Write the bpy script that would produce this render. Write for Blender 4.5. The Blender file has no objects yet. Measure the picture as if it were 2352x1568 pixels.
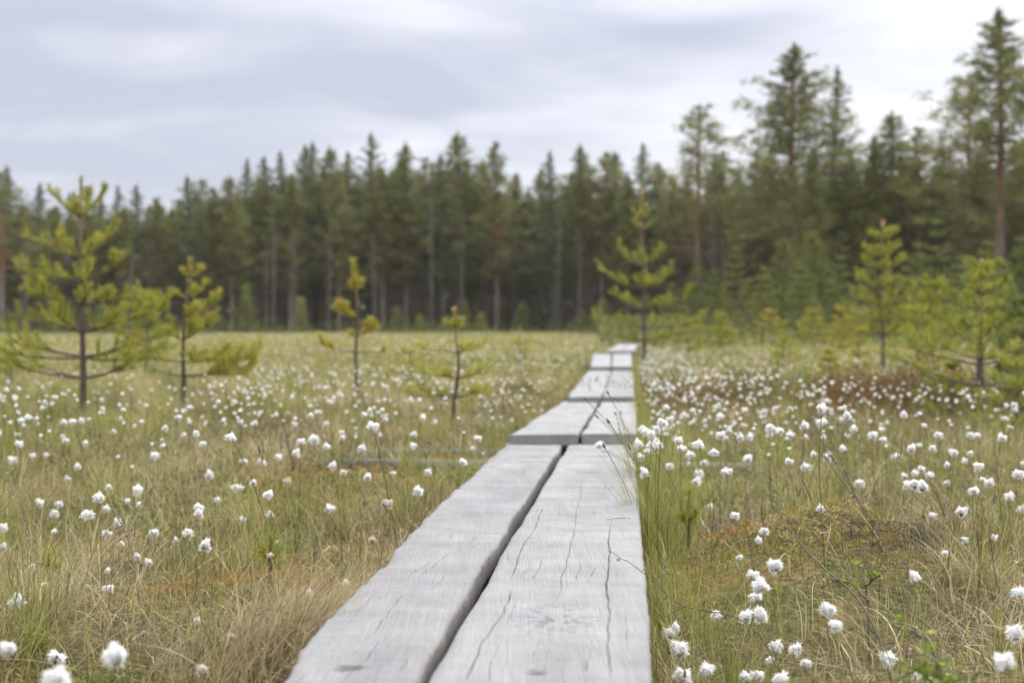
import bpy, math, random
import numpy as np
from mathutils import Matrix, Vector, Euler

random.seed(7)
RNG = np.random.default_rng(11)
scene = bpy.context.scene
COL = scene.collection
pi = math.pi

# ------------------------------------------------------------------ camera model
# positions measured on the photograph are laid on the bog (a plane height or a distance) with this
CH = 0.62                       # camera height above the bog, metres
FPX = 3267.0                    # 50 mm on full frame, in a 2352 px wide picture
PITCH = math.atan(42 / FPX)
CP, SP = math.cos(PITCH), math.sin(PITCH)


def ray(X, Y):
    a = (X - 1176) / FPX
    b = (784 - Y) / FPX
    return np.array([a, CP + b * SP, -SP + b * CP])


def on_z(X, Y, z):
    d = ray(X, Y)
    t = (z - CH) / d[2]
    return np.array([0, 0, CH]) + d * t


def at_d(X, Y, dist):
    d = ray(X, Y)
    return np.array([0, 0, CH]) + d * (dist / d[1])


# ------------------------------------------------------------------ noise
def _hash(ix, iy, seed):
    h = (ix.astype(np.int64) * 374761393 + iy.astype(np.int64) * 668265263 + seed * 974711) & 0x7FFFFFFF
    h = ((h ^ (h >> 13)) * 1274126177) & 0x7FFFFFFF
    h = h ^ (h >> 16)
    return (h & 0xFFFF) / 65535.0


def vnoise(x, y, seed=0):
    x = np.asarray(x, float)
    y = np.asarray(y, float)
    ix, iy = np.floor(x), np.floor(y)
    fx, fy = x - ix, y - iy
    ux, uy = fx * fx * (3 - 2 * fx), fy * fy * (3 - 2 * fy)
    a, b = _hash(ix, iy, seed), _hash(ix + 1, iy, seed)
    c, d = _hash(ix, iy + 1, seed), _hash(ix + 1, iy + 1, seed)
    return (a * (1 - ux) + b * ux) * (1 - uy) + (c * (1 - ux) + d * ux) * uy


def fbm(x, y, seed=0, octaves=4):
    s, amp, tot = 0.0, 1.0, 0.0
    for o in range(octaves):
        s = s + amp * vnoise(np.asarray(x) * 2 ** o, np.asarray(y) * 2 ** o, seed + o * 17)
        tot += amp
        amp *= 0.5
    return s / tot


# ------------------------------------------------------------------ ground height
MOUND = on_z(1885, 1255, 0.05)
HEATH = on_z(1960, 935, 0.02)
TUFT = on_z(615, 1500, 0.10)


def path_dist(x, y):
    """signed distance across the boardwalk axis (negative: towards the wavy plank)"""
    cx = np.interp(y, [-1, 1.78, 5.9, 8.9, 14.6, 23, 40], [-0.165, -0.03, 0.29, 0.53, 0.99, 1.86, 3.35])
    return x - cx


def gz(x, y):
    x = np.asarray(x, float)
    y = np.asarray(y, float)
    n = (fbm(x * 1.1, y * 1.1, 3, 4) - 0.5) * 0.20 + (fbm(x * 4.2, y * 4.2, 9, 3) - 0.5) * 0.075
    pd = np.abs(path_dist(x, y))
    keep = np.clip((pd - 0.22) / 0.45, 0, 1)
    inpath = (y < 42)
    n = np.where(inpath, n * (0.25 + 0.75 * keep) - 0.035 * (1 - keep), n)
    n = n * np.clip(1.4 - y / 90, 0.3, 1)
    m = np.exp(-(((x - MOUND[0]) / 0.34) ** 2 + ((y - MOUND[1]) / 0.4) ** 2)) * 0.09
    h = np.exp(-(((x - HEATH[0]) / 1.1) ** 2 + ((y - HEATH[1]) / 0.7) ** 2)) * 0.10
    tft = np.exp(-(((x - TUFT[0]) / 0.10) ** 2 + ((y - TUFT[1]) / 0.22) ** 2)) * 0.085
    return n + m + h + tft


def gzf(x, y):
    return float(gz(np.array([x]), np.array([y]))[0])


# ------------------------------------------------------------------ mesh helpers
def mesh_np(name, verts, quads=None, tris=None, mats=(), attrs=None, smooth=True, mat_q=None, mat_t=None):
    me = bpy.data.meshes.new(name)
    verts = np.asarray(verts, np.float32)
    quads = np.zeros((0, 4), np.int32) if quads is None or len(quads) == 0 else np.asarray(quads, np.int32)
    tris = np.zeros((0, 3), np.int32) if tris is None or len(tris) == 0 else np.asarray(tris, np.int32)
    nq, nt = len(quads), len(tris)
    me.vertices.add(len(verts))
    me.vertices.foreach_set('co', verts.ravel())
    me.loops.add(nq * 4 + nt * 3)
    me.polygons.add(nq + nt)
    me.loops.foreach_set('vertex_index', np.concatenate([quads.ravel(), tris.ravel()]).astype(np.int32))
    starts = np.concatenate([np.arange(nq) * 4, nq * 4 + np.arange(nt) * 3]).astype(np.int32)
    me.polygons.foreach_set('loop_start', starts)
    if mat_q is not None or mat_t is not None:
        mi = np.concatenate([np.zeros(nq) if mat_q is None else np.broadcast_to(mat_q, nq),
                             np.zeros(nt) if mat_t is None else np.broadcast_to(mat_t, nt)]).astype(np.int32)
        me.polygons.foreach_set('material_index', mi)
    me.update(calc_edges=True)
    if smooth:
        me.polygons.foreach_set('use_smooth', np.ones(nq + nt, dtype=bool))
    for k, v in (attrs or {}).items():
        at = me.attributes.new(k, 'FLOAT', 'POINT')
        at.data.foreach_set('value', np.asarray(v, np.float32).ravel())
    for m in mats:
        me.materials.append(m)
    me.update()
    return me


def obj(name, me, parent=None, loc=None):
    o = bpy.data.objects.new(name, me)
    COL.objects.link(o)
    if parent is not None:
        o.parent = parent
    if loc is not None:
        o.location = loc
    return o


def tag(o, label=None, cat=None, group=None, kind=None):
    if label:
        o['label'] = label
    if cat:
        o['category'] = cat
    if group:
        o['group'] = group
    if kind:
        o['kind'] = kind
    return o


def thing(name, label, cat, loc=(0, 0, 0), group=None, rz=0.0):
    o = bpy.data.objects.new(name, None)
    COL.objects.link(o)
    o.empty_display_size = 0.05
    o.location = loc
    o.rotation_euler = (0, 0, rz)
    return tag(o, label, cat, group, 'thing')


class Geo:
    """collects tubes and triangles into numpy lists"""

    def __init__(self):
        self.v, self.q, self.t, self.n, self.a = [], [], [], 0, []

    def tube(self, pts, rad, sides=6, tone=0.5):
        pts = np.asarray(pts, float)
        rad = np.broadcast_to(np.asarray(rad, float), len(pts))
        d = np.gradient(pts, axis=0)
        d /= np.linalg.norm(d, axis=1, keepdims=True) + 1e-12
        ref = np.where(np.abs(d[:, 2:3]) > 0.9, np.array([[1.0, 0, 0]]), np.array([[0, 0, 1.0]]))
        u = np.cross(d, ref)
        u /= np.linalg.norm(u, axis=1, keepdims=True) + 1e-12
        w = np.cross(d, u)
        a = np.arange(sides) / sides * 2 * pi
        ring = pts[:, None] + rad[:, None, None] * (np.cos(a)[None, :, None] * u[:, None] + np.sin(a)[None, :, None] * w[:, None])
        m = len(pts)
        self.v.append(ring.reshape(-1, 3))
        self.a.append(np.full(m * sides, tone))
        i, j = np.meshgrid(np.arange(m - 1), np.arange(sides), indexing='ij')
        k = (j + 1) % sides
        f = np.stack([i * sides + j, i * sides + k, (i + 1) * sides + k, (i + 1) * sides + j], -1).reshape(-1, 4)
        self.q.append(f + self.n)
        self.n += m * sides

    def tri(self, P, tone):
        """P (n,3,3) triangles, tone (n,)"""
        n = len(P)
        if n == 0:
            return
        self.v.append(P.reshape(-1, 3))
        self.a.append(np.repeat(np.broadcast_to(tone, n), 3))
        self.t.append(np.arange(n * 3).reshape(-1, 3) + self.n)
        self.n += n * 3

    def quad(self, P, tone):
        n = len(P)
        if n == 0:
            return
        self.v.append(P.reshape(-1, 3))
        self.a.append(np.repeat(np.broadcast_to(tone, n), 4))
        self.q.append(np.arange(n * 4).reshape(-1, 4) + self.n)
        self.n += n * 4

    def raw(self, v, q, t, tone):
        self.v.append(v)
        self.a.append(np.broadcast_to(tone, len(v)))
        if q is not None and len(q):
            self.q.append(np.asarray(q) + self.n)
        if t is not None and len(t):
            self.t.append(np.asarray(t) + self.n)
        self.n += len(v)

    def arrays(self):
        v = np.concatenate(self.v) if self.v else np.zeros((0, 3))
        q = np.concatenate(self.q) if self.q else None
        t = np.concatenate(self.t) if self.t else None
        a = np.concatenate(self.a) if self.a else np.zeros(0)
        return v, q, t, a

    def mesh(self, name, mat, smooth=True):
        v, q, t, a = self.arrays()
        return mesh_np(name, v, q, t, mats=[mat], attrs={'tone': a}, smooth=smooth)


# ------------------------------------------------------------------ materials
def new_mat(name):
    m = bpy.data.materials.new(name)
    m.use_nodes = True
    nt = m.node_tree
    nt.nodes.clear()
    return m, nt, nt.nodes, nt.links


def ramp(nodes, stops):
    r = nodes.new('ShaderNodeValToRGB')
    e = r.color_ramp.elements
    while len(e) > 1:
        e.remove(e[-1])
    e[0].position = stops[0][0]
    e[0].color = (*stops[0][1], 1)
    for p, c in stops[1:]:
        x = e.new(p)
        x.color = (*c, 1)
    return r


def leaf_mat(name, stops, trans=0.3, rough=0.55, spec=0.25, noise=0.0, noise_scale=3.0):
    """blades, needles and leaves: the tone stored on each blade picks its own colour"""
    m, nt, N, L = new_mat(name)
    at = N.new('ShaderNodeAttribute')
    at.attribute_name = 'tone'
    r = ramp(N, stops)
    fac = at.outputs['Fac']
    if noise:
        tc = N.new('ShaderNodeNewGeometry')
        nz = N.new('ShaderNodeTexNoise')
        nz.inputs['Scale'].default_value = noise_scale
        nz.inputs['Detail'].default_value = 3
        L.new(tc.outputs['Position'], nz.inputs['Vector'])
        ma = N.new('ShaderNodeMath')
        ma.operation = 'MULTIPLY_ADD'
        L.new(nz.outputs['Fac'], ma.inputs[0])
        ma.inputs[1].default_value = noise
        ad = N.new('ShaderNodeMath')
        ad.operation = 'SUBTRACT'
        L.new(at.outputs['Fac'], ad.inputs[0])
        ad.inputs[1].default_value = noise * 0.5
        L.new(ad.outputs[0], ma.inputs[2])
        fac = ma.outputs[0]
    L.new(fac, r.inputs['Fac'])
    p = N.new('ShaderNodeBsdfPrincipled')
    p.inputs['Roughness'].default_value = rough
    p.inputs['Specular IOR Level'].default_value = spec
    L.new(r.outputs['Color'], p.inputs['Base Color'])
    tr = N.new('ShaderNodeBsdfTranslucent')
    L.new(r.outputs['Color'], tr.inputs['Color'])
    mx = N.new('ShaderNodeMixShader')
    mx.inputs[0].default_value = trans
    L.new(p.outputs[0], mx.inputs[1])
    L.new(tr.outputs[0], mx.inputs[2])
    o = N.new('ShaderNodeOutputMaterial')
    L.new(mx.outputs[0], o.inputs['Surface'])
    return m


def bark_mat(name, low, high, split=0.45, scale=18.0):
    m, nt, N, L = new_mat(name)
    tc = N.new('ShaderNodeTexCoord')
    sep = N.new('ShaderNodeSeparateXYZ')
    L.new(tc.outputs['Generated'], sep.inputs[0])
    mp = N.new('ShaderNodeMapping')
    mp.inputs['Scale'].default_value = (scale, scale, scale * 0.25)
    L.new(tc.outputs['Object'], mp.inputs['Vector'])
    nz = N.new('ShaderNodeTexNoise')
    nz.inputs['Scale'].default_value = 1.0
    nz.inputs['Detail'].default_value = 5
    L.new(mp.outputs[0], nz.inputs['Vector'])
    ad = N.new('ShaderNodeMath')
    ad.operation = 'MULTIPLY_ADD'
    L.new(nz.outputs['Fac'], ad.inputs[0])
    ad.inputs[1].default_value = 0.35
    L.new(sep.outputs['Z'], ad.inputs[2])
    r = ramp(N, [(split, low), (split + 0.3, high)])
    L.new(ad.outputs[0], r.inputs['Fac'])
    hv = N.new('ShaderNodeHueSaturation')
    v = N.new('ShaderNodeMapRange')
    v.inputs['From Min'].default_value = 0.3
    v.inputs['From Max'].default_value = 0.7
    v.inputs['To Min'].default_value = 0.6
    v.inputs['To Max'].default_value = 1.35
    L.new(nz.outputs['Fac'], v.inputs['Value'])
    L.new(v.outputs[0], hv.inputs['Value'])
    L.new(r.outputs['Color'], hv.inputs['Color'])
    p = N.new('ShaderNodeBsdfPrincipled')
    p.inputs['Roughness'].default_value = 0.9
    p.inputs['Specular IOR Level'].default_value = 0.15
    L.new(hv.outputs['Color'], p.inputs['Base Color'])
    b = N.new('ShaderNodeBump')
    b.inputs['Strength'].default_value = 0.5
    b.inputs['Distance'].default_value = 0.02
    L.new(nz.outputs['Fac'], b.inputs['Height'])
    L.new(b.outputs[0], p.inputs['Normal'])
    o = N.new('ShaderNodeOutputMaterial')
    L.new(p.outputs[0], o.inputs['Surface'])
    return m


def ground_mat():
    m, nt, N, L = new_mat('bog_ground')
    g = N.new('ShaderNodeNewGeometry')
    n1 = N.new('ShaderNodeTexNoise')
    n1.inputs['Scale'].default_value = 1.7
    n1.inputs['Detail'].default_value = 6
    n1.inputs['Roughness'].default_value = 0.6
    n2 = N.new('ShaderNodeTexNoise')
    n2.inputs['Scale'].default_value = 60
    n2.inputs['Detail'].default_value = 4
    for n in (n1, n2):
        L.new(g.outputs['Position'], n.inputs['Vector'])
    r = ramp(N, [(0.30, (0.035, 0.028, 0.016)), (0.42, (0.10, 0.08, 0.04)), (0.52, (0.09, 0.095, 0.03)),
                 (0.60, (0.20, 0.15, 0.07)), (0.70, (0.20, 0.11, 0.035))])
    L.new(n1.outputs['Fac'], r.inputs['Fac'])
    hv = N.new('ShaderNodeHueSaturation')
    v = N.new('ShaderNodeMapRange')
    v.inputs['From Min'].default_value = 0.3
    v.inputs['From Max'].default_value = 0.7
    v.inputs['To Min'].default_value = 0.45
    v.inputs['To Max'].default_value = 1.3
    L.new(n2.outputs['Fac'], v.inputs['Value'])
    L.new(v.outputs[0], hv.inputs['Value'])
    L.new(r.outputs['Color'], hv.inputs['Color'])
    p = N.new('ShaderNodeBsdfPrincipled')
    p.inputs['Roughness'].default_value = 0.95
    p.inputs['Specular IOR Level'].default_value = 0.1
    L.new(hv.outputs['Color'], p.inputs['Base Color'])
    b = N.new('ShaderNodeBump')
    b.inputs['Strength'].default_value = 0.9
    b.inputs['Distance'].default_value = 0.02
    L.new(n2.outputs['Fac'], b.inputs['Height'])
    L.new(b.outputs[0], p.inputs['Normal'])
    o = N.new('ShaderNodeOutputMaterial')
    L.new(p.outputs[0], o.inputs['Surface'])
    return m


def wood_mat(name, tint=(1, 1, 1)):
    """sun-bleached silver-grey softwood; 'crack' holds dirt, open splits and painted ridge shade, 'rim' the browner sawn edge"""
    m, nt, N, L = new_mat(name)
    tc = N.new('ShaderNodeTexCoord')

    def noise(scale, detail, rough=0.55, dist=0.0):
        mp = N.new('ShaderNodeMapping')
        mp.inputs['Scale'].default_value = scale
        L.new(tc.outputs['Object'], mp.inputs['Vector'])
        nz = N.new('ShaderNodeTexNoise')
        nz.inputs['Scale'].default_value = 1.0
        nz.inputs['Detail'].default_value = detail
        nz.inputs['Roughness'].default_value = rough
        nz.inputs['Distortion'].default_value = dist
        L.new(mp.outputs[0], nz.inputs['Vector'])
        return nz

    grain = noise((330, 4.5, 90), 5, 0.7, 0.9)
    broad = noise((9, 2.2, 9), 4, 0.6, 0.8)
    cross = noise((3.5, 7.5, 8), 4, 0.55, 0.6)
    fine = noise((420, 5, 200), 3, 0.7)
    r = ramp(N, [(0.25, tuple(0.09 * t for t in tint)), (0.42, tuple(x * t for x, t in zip((0.175, 0.176, 0.186), tint))),
                 (0.60, tuple(x * t for x, t in zip((0.243, 0.244, 0.255), tint))), (0.8, tuple(x * t for x, t in zip((0.325, 0.327, 0.34), tint)))])
    mixv = N.new('ShaderNodeMath')
    mixv.operation = 'MULTIPLY_ADD'
    L.new(grain.outputs['Fac'], mixv.inputs[0])
    mixv.inputs[1].default_value = 0.42
    m2 = N.new('ShaderNodeMath')
    m2.operation = 'MULTIPLY_ADD'
    L.new(broad.outputs['Fac'], m2.inputs[0])
    m2.inputs[1].default_value = 0.5
    m3 = N.new('ShaderNodeMath')
    m3.operation = 'MULTIPLY_ADD'
    L.new(cross.outputs['Fac'], m3.inputs[0])
    m3.inputs[1].default_value = 0.45
    m3.inputs[2].default_value = -0.14
    L.new(m3.outputs[0], m2.inputs[2])
    L.new(m2.outputs[0], mixv.inputs[2])
    L.new(mixv.outputs[0], r.inputs['Fac'])
    # fine dark weather checks along the grain, and a tone of its own for each board
    chk = noise((170, 3.0, 60), 6, 0.75, 1.2)
    cm_ = N.new('ShaderNodeMapRange')
    cm_.inputs['From Min'].default_value = 0.60
    cm_.inputs['From Max'].default_value = 0.72
    cm_.inputs['To Min'].default_value = 1.0
    cm_.inputs['To Max'].default_value = 0.42
    L.new(chk.outputs['Fac'], cm_.inputs['Value'])
    oi = N.new('ShaderNodeObjectInfo')
    om = N.new('ShaderNodeMapRange')
    om.inputs['To Min'].default_value = 0.86
    om.inputs['To Max'].default_value = 1.06
    L.new(oi.outputs['Random'], om.inputs['Value'])
    vm = N.new('ShaderNodeMath')
    vm.operation = 'MULTIPLY'
    L.new(cm_.outputs[0], vm.inputs[0])
    L.new(om.outputs[0], vm.inputs[1])
    hs = N.new('ShaderNodeHueSaturation')
    L.new(vm.outputs[0], hs.inputs['Value'])
    L.new(r.outputs['Color'], hs.inputs['Color'])
    # rim tint
    at = N.new('ShaderNodeAttribute')
    at.attribute_name = 'rim'
    mx = N.new('ShaderNodeMixRGB')
    mx.inputs['Color2'].default_value = (0.14, 0.122, 0.105, 1)
    sc = N.new('ShaderNodeMath')
    sc.operation = 'MULTIPLY'
    L.new(at.outputs['Fac'], sc.inputs[0])
    L.new(broad.outputs['Fac'], sc.inputs[1])
    L.new(sc.outputs[0], mx.inputs['Fac'])
    L.new(hs.outputs['Color'], mx.inputs['Color1'])
    # knots
    ak = N.new('ShaderNodeAttribute')
    ak.attribute_name = 'knot'
    mk = N.new('ShaderNodeMixRGB')
    mk.inputs['Color2'].default_value = (0.055, 0.047, 0.04, 1)
    L.new(ak.outputs['Fac'], mk.inputs['Fac'])
    L.new(mx.outputs[0], mk.inputs['Color1'])
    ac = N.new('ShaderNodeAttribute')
    ac.attribute_name = 'crack_and_shade'
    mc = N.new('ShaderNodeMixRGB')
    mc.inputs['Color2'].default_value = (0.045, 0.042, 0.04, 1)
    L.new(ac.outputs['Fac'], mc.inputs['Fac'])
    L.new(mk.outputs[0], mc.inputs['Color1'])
    p = N.new('ShaderNodeBsdfPrincipled')
    p.inputs['Roughness'].default_value = 0.62
    p.inputs['Specular IOR Level'].default_value = 0.35
    L.new(mc.outputs[0], p.inputs['Base Color'])
    ba = N.new('ShaderNodeMath')
    ba.operation = 'MULTIPLY_ADD'
    L.new(fine.outputs['Fac'], ba.inputs[0])
    ba.inputs[1].default_value = 0.5
    L.new(grain.outputs['Fac'], ba.inputs[2])
    b = N.new('ShaderNodeBump')
    b.inputs['Strength'].default_value = 0.8
    b.inputs['Distance'].default_value = 0.003
    L.new(ba.outputs[0], b.inputs['Height'])
    L.new(b.outputs[0], p.inputs['Normal'])
    o = N.new('ShaderNodeOutputMaterial')
    L.new(p.outputs[0], o.inputs['Surface'])
    return m


M_GROUND = ground_mat()
M_WOOD = wood_mat('weathered_plank_wood')
M_BEAM = wood_mat('damp_beam_wood', (0.38, 0.40, 0.34))
M_STRAW = leaf_mat('dry_straw', [(0.0, (0.08, 0.06, 0.035)), (0.35, (0.27, 0.21, 0.115)), (0.7, (0.43, 0.35, 0.205)), (1.0, (0.56, 0.48, 0.31))], 0.25)
M_SEDGE = leaf_mat('green_sedge', [(0.0, (0.05, 0.07, 0.02)), (0.35, (0.155, 0.18, 0.04)), (0.7, (0.30, 0.305, 0.075)), (1.0, (0.44, 0.39, 0.15))], 0.35)
M_MOSS = leaf_mat('sphagnum_moss', [(0.0, (0.10, 0.13, 0.03)), (0.35, (0.24, 0.22, 0.045)), (0.6, (0.29, 0.18, 0.05)), (0.85, (0.24, 0.11, 0.035)), (1.0, (0.12, 0.06, 0.03))], 0.3)
M_HEATH = leaf_mat('bog_shrub_leaf', [(0.0, (0.13, 0.20, 0.04)), (0.25, (0.12, 0.15, 0.04)), (0.45, (0.14, 0.135, 0.05)), (0.7, (0.20, 0.105, 0.04)), (1.0, (0.25, 0.095, 0.04))], 0.25)
M_NEEDLE = leaf_mat('young_pine_needle', [(0.0, (0.13, 0.18, 0.035)), (0.4, (0.30, 0.33, 0.05)), (0.75, (0.42, 0.395, 0.065)), (1.0, (0.50, 0.36, 0.08))], 0.3)
M_NEEDLE_B = leaf_mat('sapling_needle', [(0.0, (0.12, 0.155, 0.05)), (0.5, (0.235, 0.265, 0.075)), (1.0, (0.35, 0.34, 0.09))], 0.3)
M_CANDLE = leaf_mat('new_shoot', [(0.0, (0.36, 0.22, 0.09)), (1.0, (0.46, 0.29, 0.14))], 0.2)
M_PINE = leaf_mat('forest_pine_needle', [(0.0, (0.085, 0.102, 0.032)), (0.5, (0.16, 0.178, 0.052)), (1.0, (0.235, 0.24, 0.072))], 0.4, noise=0.5, noise_scale=0.35)
M_SPRUCE = leaf_mat('forest_spruce_needle', [(0.0, (0.066, 0.084, 0.032)), (0.5, (0.12, 0.145, 0.048)), (1.0, (0.19, 0.205, 0.065))], 0.4, noise=0.5, noise_scale=0.35)
M_COTTON = leaf_mat('cotton_fluff', [(0.0, (0.88, 0.88, 0.87)), (1.0, (0.95, 0.95, 0.945))], 0.5, 0.8, 0.05)
M_TAN = leaf_mat('cotton_fluff_old', [(0.0, (0.55, 0.47, 0.37)), (1.0, (0.72, 0.65, 0.54))], 0.35, 0.8, 0.1)
M_BRACT = leaf_mat('cotton_bract', [(0.0, (0.035, 0.03, 0.028)), (1.0, (0.09, 0.075, 0.06))], 0.1)
M_STALK = leaf_mat('cotton_stalk', [(0.0, (0.10, 0.12, 0.035)), (1.0, (0.26, 0.24, 0.09))], 0.2)
M_TWIG = leaf_mat('birch_twig_bark', [(0.0, (0.075, 0.05, 0.04)), (1.0, (0.20, 0.15, 0.12))], 0.0, 0.7)
M_BLEAF = leaf_mat('birch_leaf', [(0.0, (0.12, 0.20, 0.03)), (1.0, (0.30, 0.36, 0.06))], 0.4, 0.45)
M_PINK = leaf_mat('pink_petal', [(0.0, (0.55, 0.22, 0.33)), (1.0, (0.72, 0.42, 0.5))], 0.3)
M_DRY = leaf_mat('dry_twig', [(0.0, (0.13, 0.115, 0.10)), (1.0, (0.24, 0.215, 0.195))], 0.0, 0.9)
M_YBARK = bark_mat('young_pine_bark', (0.115, 0.092, 0.08), (0.21, 0.155, 0.105), 0.75, 60)
M_PBARK = bark_mat('forest_pine_bark', (0.20, 0.165, 0.15), (0.28, 0.155, 0.095), 0.42, 4)
M_SBARK = bark_mat('grey_trunk_bark', (0.12, 0.11, 0.102), (0.15, 0.137, 0.125), 0.5, 5)

# ------------------------------------------------------------------ ground
ys = np.concatenate([np.linspace(-6, 0, 14)[:-1], np.linspace(0, 9, 200)[:-1], np.geomspace(9, 3500, 190)])
ss = np.linspace(-1, 1, 221)
ss = np.sign(ss) * np.abs(ss) ** 1.25
YY, SS = np.meshgrid(ys, ss, indexing='ij')
XX = SS * (5 + 1.25 * np.maximum(YY, 0))
ZZ = gz(XX, YY)
V = np.stack([XX, YY, ZZ], -1).reshape(-1, 3)
nr, nc = XX.shape
i, j = np.meshgrid(np.arange(nr - 1), np.arange(nc - 1), indexing='ij')
Q = np.stack([i * nc + j, i * nc + j + 1, (i + 1) * nc + j + 1, (i + 1) * nc + j], -1).reshape(-1, 4)
go = obj('bog_ground', mesh_np('bog_ground', V, Q, mats=[M_GROUND]))
tag(go, 'brown peaty bog surface with moss and litter', 'ground', kind='structure')


def edge_depth(X):
    return np.interp(X, [-200, 0, 600, 1150, 1500, 1800, 2400], [78, 80, 92, 98, 90, 74, 64])


# ------------------------------------------------------------------ boardwalk planks
def plank(label, edgeL, edgeR, y0, y1, zfun, thick, nx, ny, seed, wob=0.004, cracks=(), knots=(), scuffs=(), washboard=0.0, end_bevel=0.008, ridges=()):
    """edgeL/edgeR: (ys, xs) of the plank's edges on the bog, world metres. One solid board: top, sides, underside."""
    vy = np.linspace(y0, y1, ny)
    xl = np.interp(vy, *edgeL) + (fbm(vy * 3.3, vy * 0 + seed, seed, 4) - 0.5) * wob * 2
    xr = np.interp(vy, *edgeR) + (fbm(vy * 3.1, vy * 0 + seed, seed + 5, 4) - 0.5) * wob * 1.2
    s = np.linspace(0, 1, nx)
    X = xl[:, None] + (xr - xl)[:, None] * s[None]
    Y = np.repeat(vy[:, None], nx, 1)
    skew = (fbm(s * 2 + seed, s * 0, seed + 8, 3) - 0.5)
    Y[0] += skew * 0.015
    Y[-1] += skew * 0.012
    Z = zfun(Y)
    W = xr - xl
    de = np.minimum(s[None] * W[:, None], (1 - s)[None] * W[:, None])       # distance to the long edges
    dn = np.minimum(Y - y0, y1 - Y)
    Z = Z + (fbm(X * 9, Y * 2.5, seed + 2, 4) - 0.5) * 0.004
    if washboard:
        Z = Z + (fbm(X * 2.2, Y * 9.5, seed + 3, 3) - 0.5) * washboard
    Z = Z - 0.005 * np.exp(-(de / 0.004) ** 1.0) - 0.004 * np.exp(-np.maximum(dn, 0) / end_bevel)
    crack_and_shade = np.zeros_like(X)
    knot = np.zeros_like(X)
    rim = np.exp(-(de / 0.006)) * 0.9 + np.exp(-np.maximum(dn, 0) / 0.01) * 0.5
    for pts, w, dep in cracks:
        pts = np.asarray(pts)
        o = np.argsort(pts[:, 1])
        pts = pts[o]
        cx = np.interp(Y, pts[:, 1], pts[:, 0]) + (fbm(Y * 9, Y * 0 + w * 999, seed + 21, 4) - 0.5) * 0.010
        t = np.clip((Y - pts[0, 1]) / max(pts[-1, 1] - pts[0, 1], 1e-6), 0, 1)
        ends = np.clip(np.minimum(t, 1 - t) * 9, 0, 1)
        gap = vnoise(Y * 7, Y * 0 + w * 333, seed + 31)
        k = np.exp(-(np.abs(X - cx) / (w * 0.52)) ** 2) * ends * np.clip(0.45 + 0.8 * gap, 0, 1)
        crack_and_shade = np.maximum(crack_and_shade, k * 0.8)
        Z = Z - k * dep
    for (kx, ky, rx, ry) in knots:
        a = np.sqrt(((X - kx) / rx) ** 2 + ((Y - ky) / ry) ** 2) + (fbm(X * 55, Y * 40, seed + 41, 3) - 0.5) * 1.7 + np.abs(Y - ky) / ry * 0.25
        k = np.clip((0.95 - a) * 3, 0, 1)
        knot = np.maximum(knot, k * np.clip(0.1 + 1.5 * vnoise(X * 60, Y * 130, seed + 44), 0, 1))
        Z = Z - k * 0.002
    for (kx, ky, rx, ry) in scuffs:
        a = np.exp(-(((X - kx) / rx) ** 2 + ((Y - ky) / ry) ** 2))
        k = a * (vnoise(X * 120 + Y * 40, Y * 75, seed + 51) > 0.66)
        crack_and_shade = np.maximum(crack_and_shade, k * 0.55)
        Z = Z - k * 0.0015
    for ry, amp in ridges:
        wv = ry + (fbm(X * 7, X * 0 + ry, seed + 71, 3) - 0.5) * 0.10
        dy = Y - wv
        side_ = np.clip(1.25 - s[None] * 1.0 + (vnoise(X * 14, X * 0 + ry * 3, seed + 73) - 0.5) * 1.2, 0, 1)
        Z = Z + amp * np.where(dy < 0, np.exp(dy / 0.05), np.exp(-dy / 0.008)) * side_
        crack_and_shade = np.maximum(crack_and_shade, 0.30 * side_ * np.exp(-((dy - 0.006) / 0.006) ** 2) * (vnoise(X * 30, Y * 9, seed + 75) > 0.35))  # shade of each ridge painted as a dark streak behind its crest
    ox, oy = float(0.5 * (xl[0] + xr[0])), float(y0)
    oz = float(zfun(np.array([y0]))[0])
    top = np.stack([X - ox, Y - oy, Z - oz], -1).reshape(-1, 3)
    idx = np.arange(nx * ny).reshape(ny, nx)
    q = [np.stack([idx[:-1, :-1], idx[:-1, 1:], idx[1:, 1:], idx[1:, :-1]], -1).reshape(-1, 4)]
    per = np.concatenate([idx[0, :], idx[1:, -1], idx[-1, -2::-1], idx[-2:0:-1, 0]])
    npz = len(per)
    verts = [top]
    att = [crack_and_shade.ravel(), knot.ravel(), rim.ravel()]
    base = nx * ny
    prev = per
    ctr = top.mean(0)
    rows = [0.004, thick * 0.35, thick * 0.7, thick]
    for ri, dz in enumerate(rows):
        p = top[per].copy()
        p[:, 2] -= dz
        jit = (vnoise(p[:, 0] * 40 + p[:, 1] * 40, p[:, 2] * 60 + ri, seed + 61) - 0.5) * 0.003
        sgn = np.sign(p[:, 0] - np.interp(p[:, 1] + oy, vy, (xl + xr) / 2) + ox)
        p[:, 0] += sgn * (0.0015 + jit) * (1 if ri < 3 else -1)
        verts.append(p)
        cur = base + np.arange(npz)
        nxt = np.roll(cur, -1)
        q.append(np.stack([prev, cur, nxt, np.roll(prev, -1)], -1)[:, [0, 1, 2, 3]])
        z = np.zeros(npz)
        att[0] = np.concatenate([att[0], z])
        att[1] = np.concatenate([att[1], z])
        ends_ = (np.abs(p[:, 1] + oy - y0) < 0.03) | (np.abs(p[:, 1] + oy - y1) < 0.03)
        att[2] = np.concatenate([att[2], np.where(ends_, 0.35, 0.85)])
        prev = cur
        base += npz
    # underside: rows of quads between the two long sides
    b0 = base - npz
    right = b0 + (nx - 1) + np.arange(ny)          # near corner .. far corner on the high-x side
    left = np.concatenate([[b0], b0 + (npz - 1) - np.arange(ny - 2), [b0 + (nx - 1) + (ny - 1) + (nx - 1)]])
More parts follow.
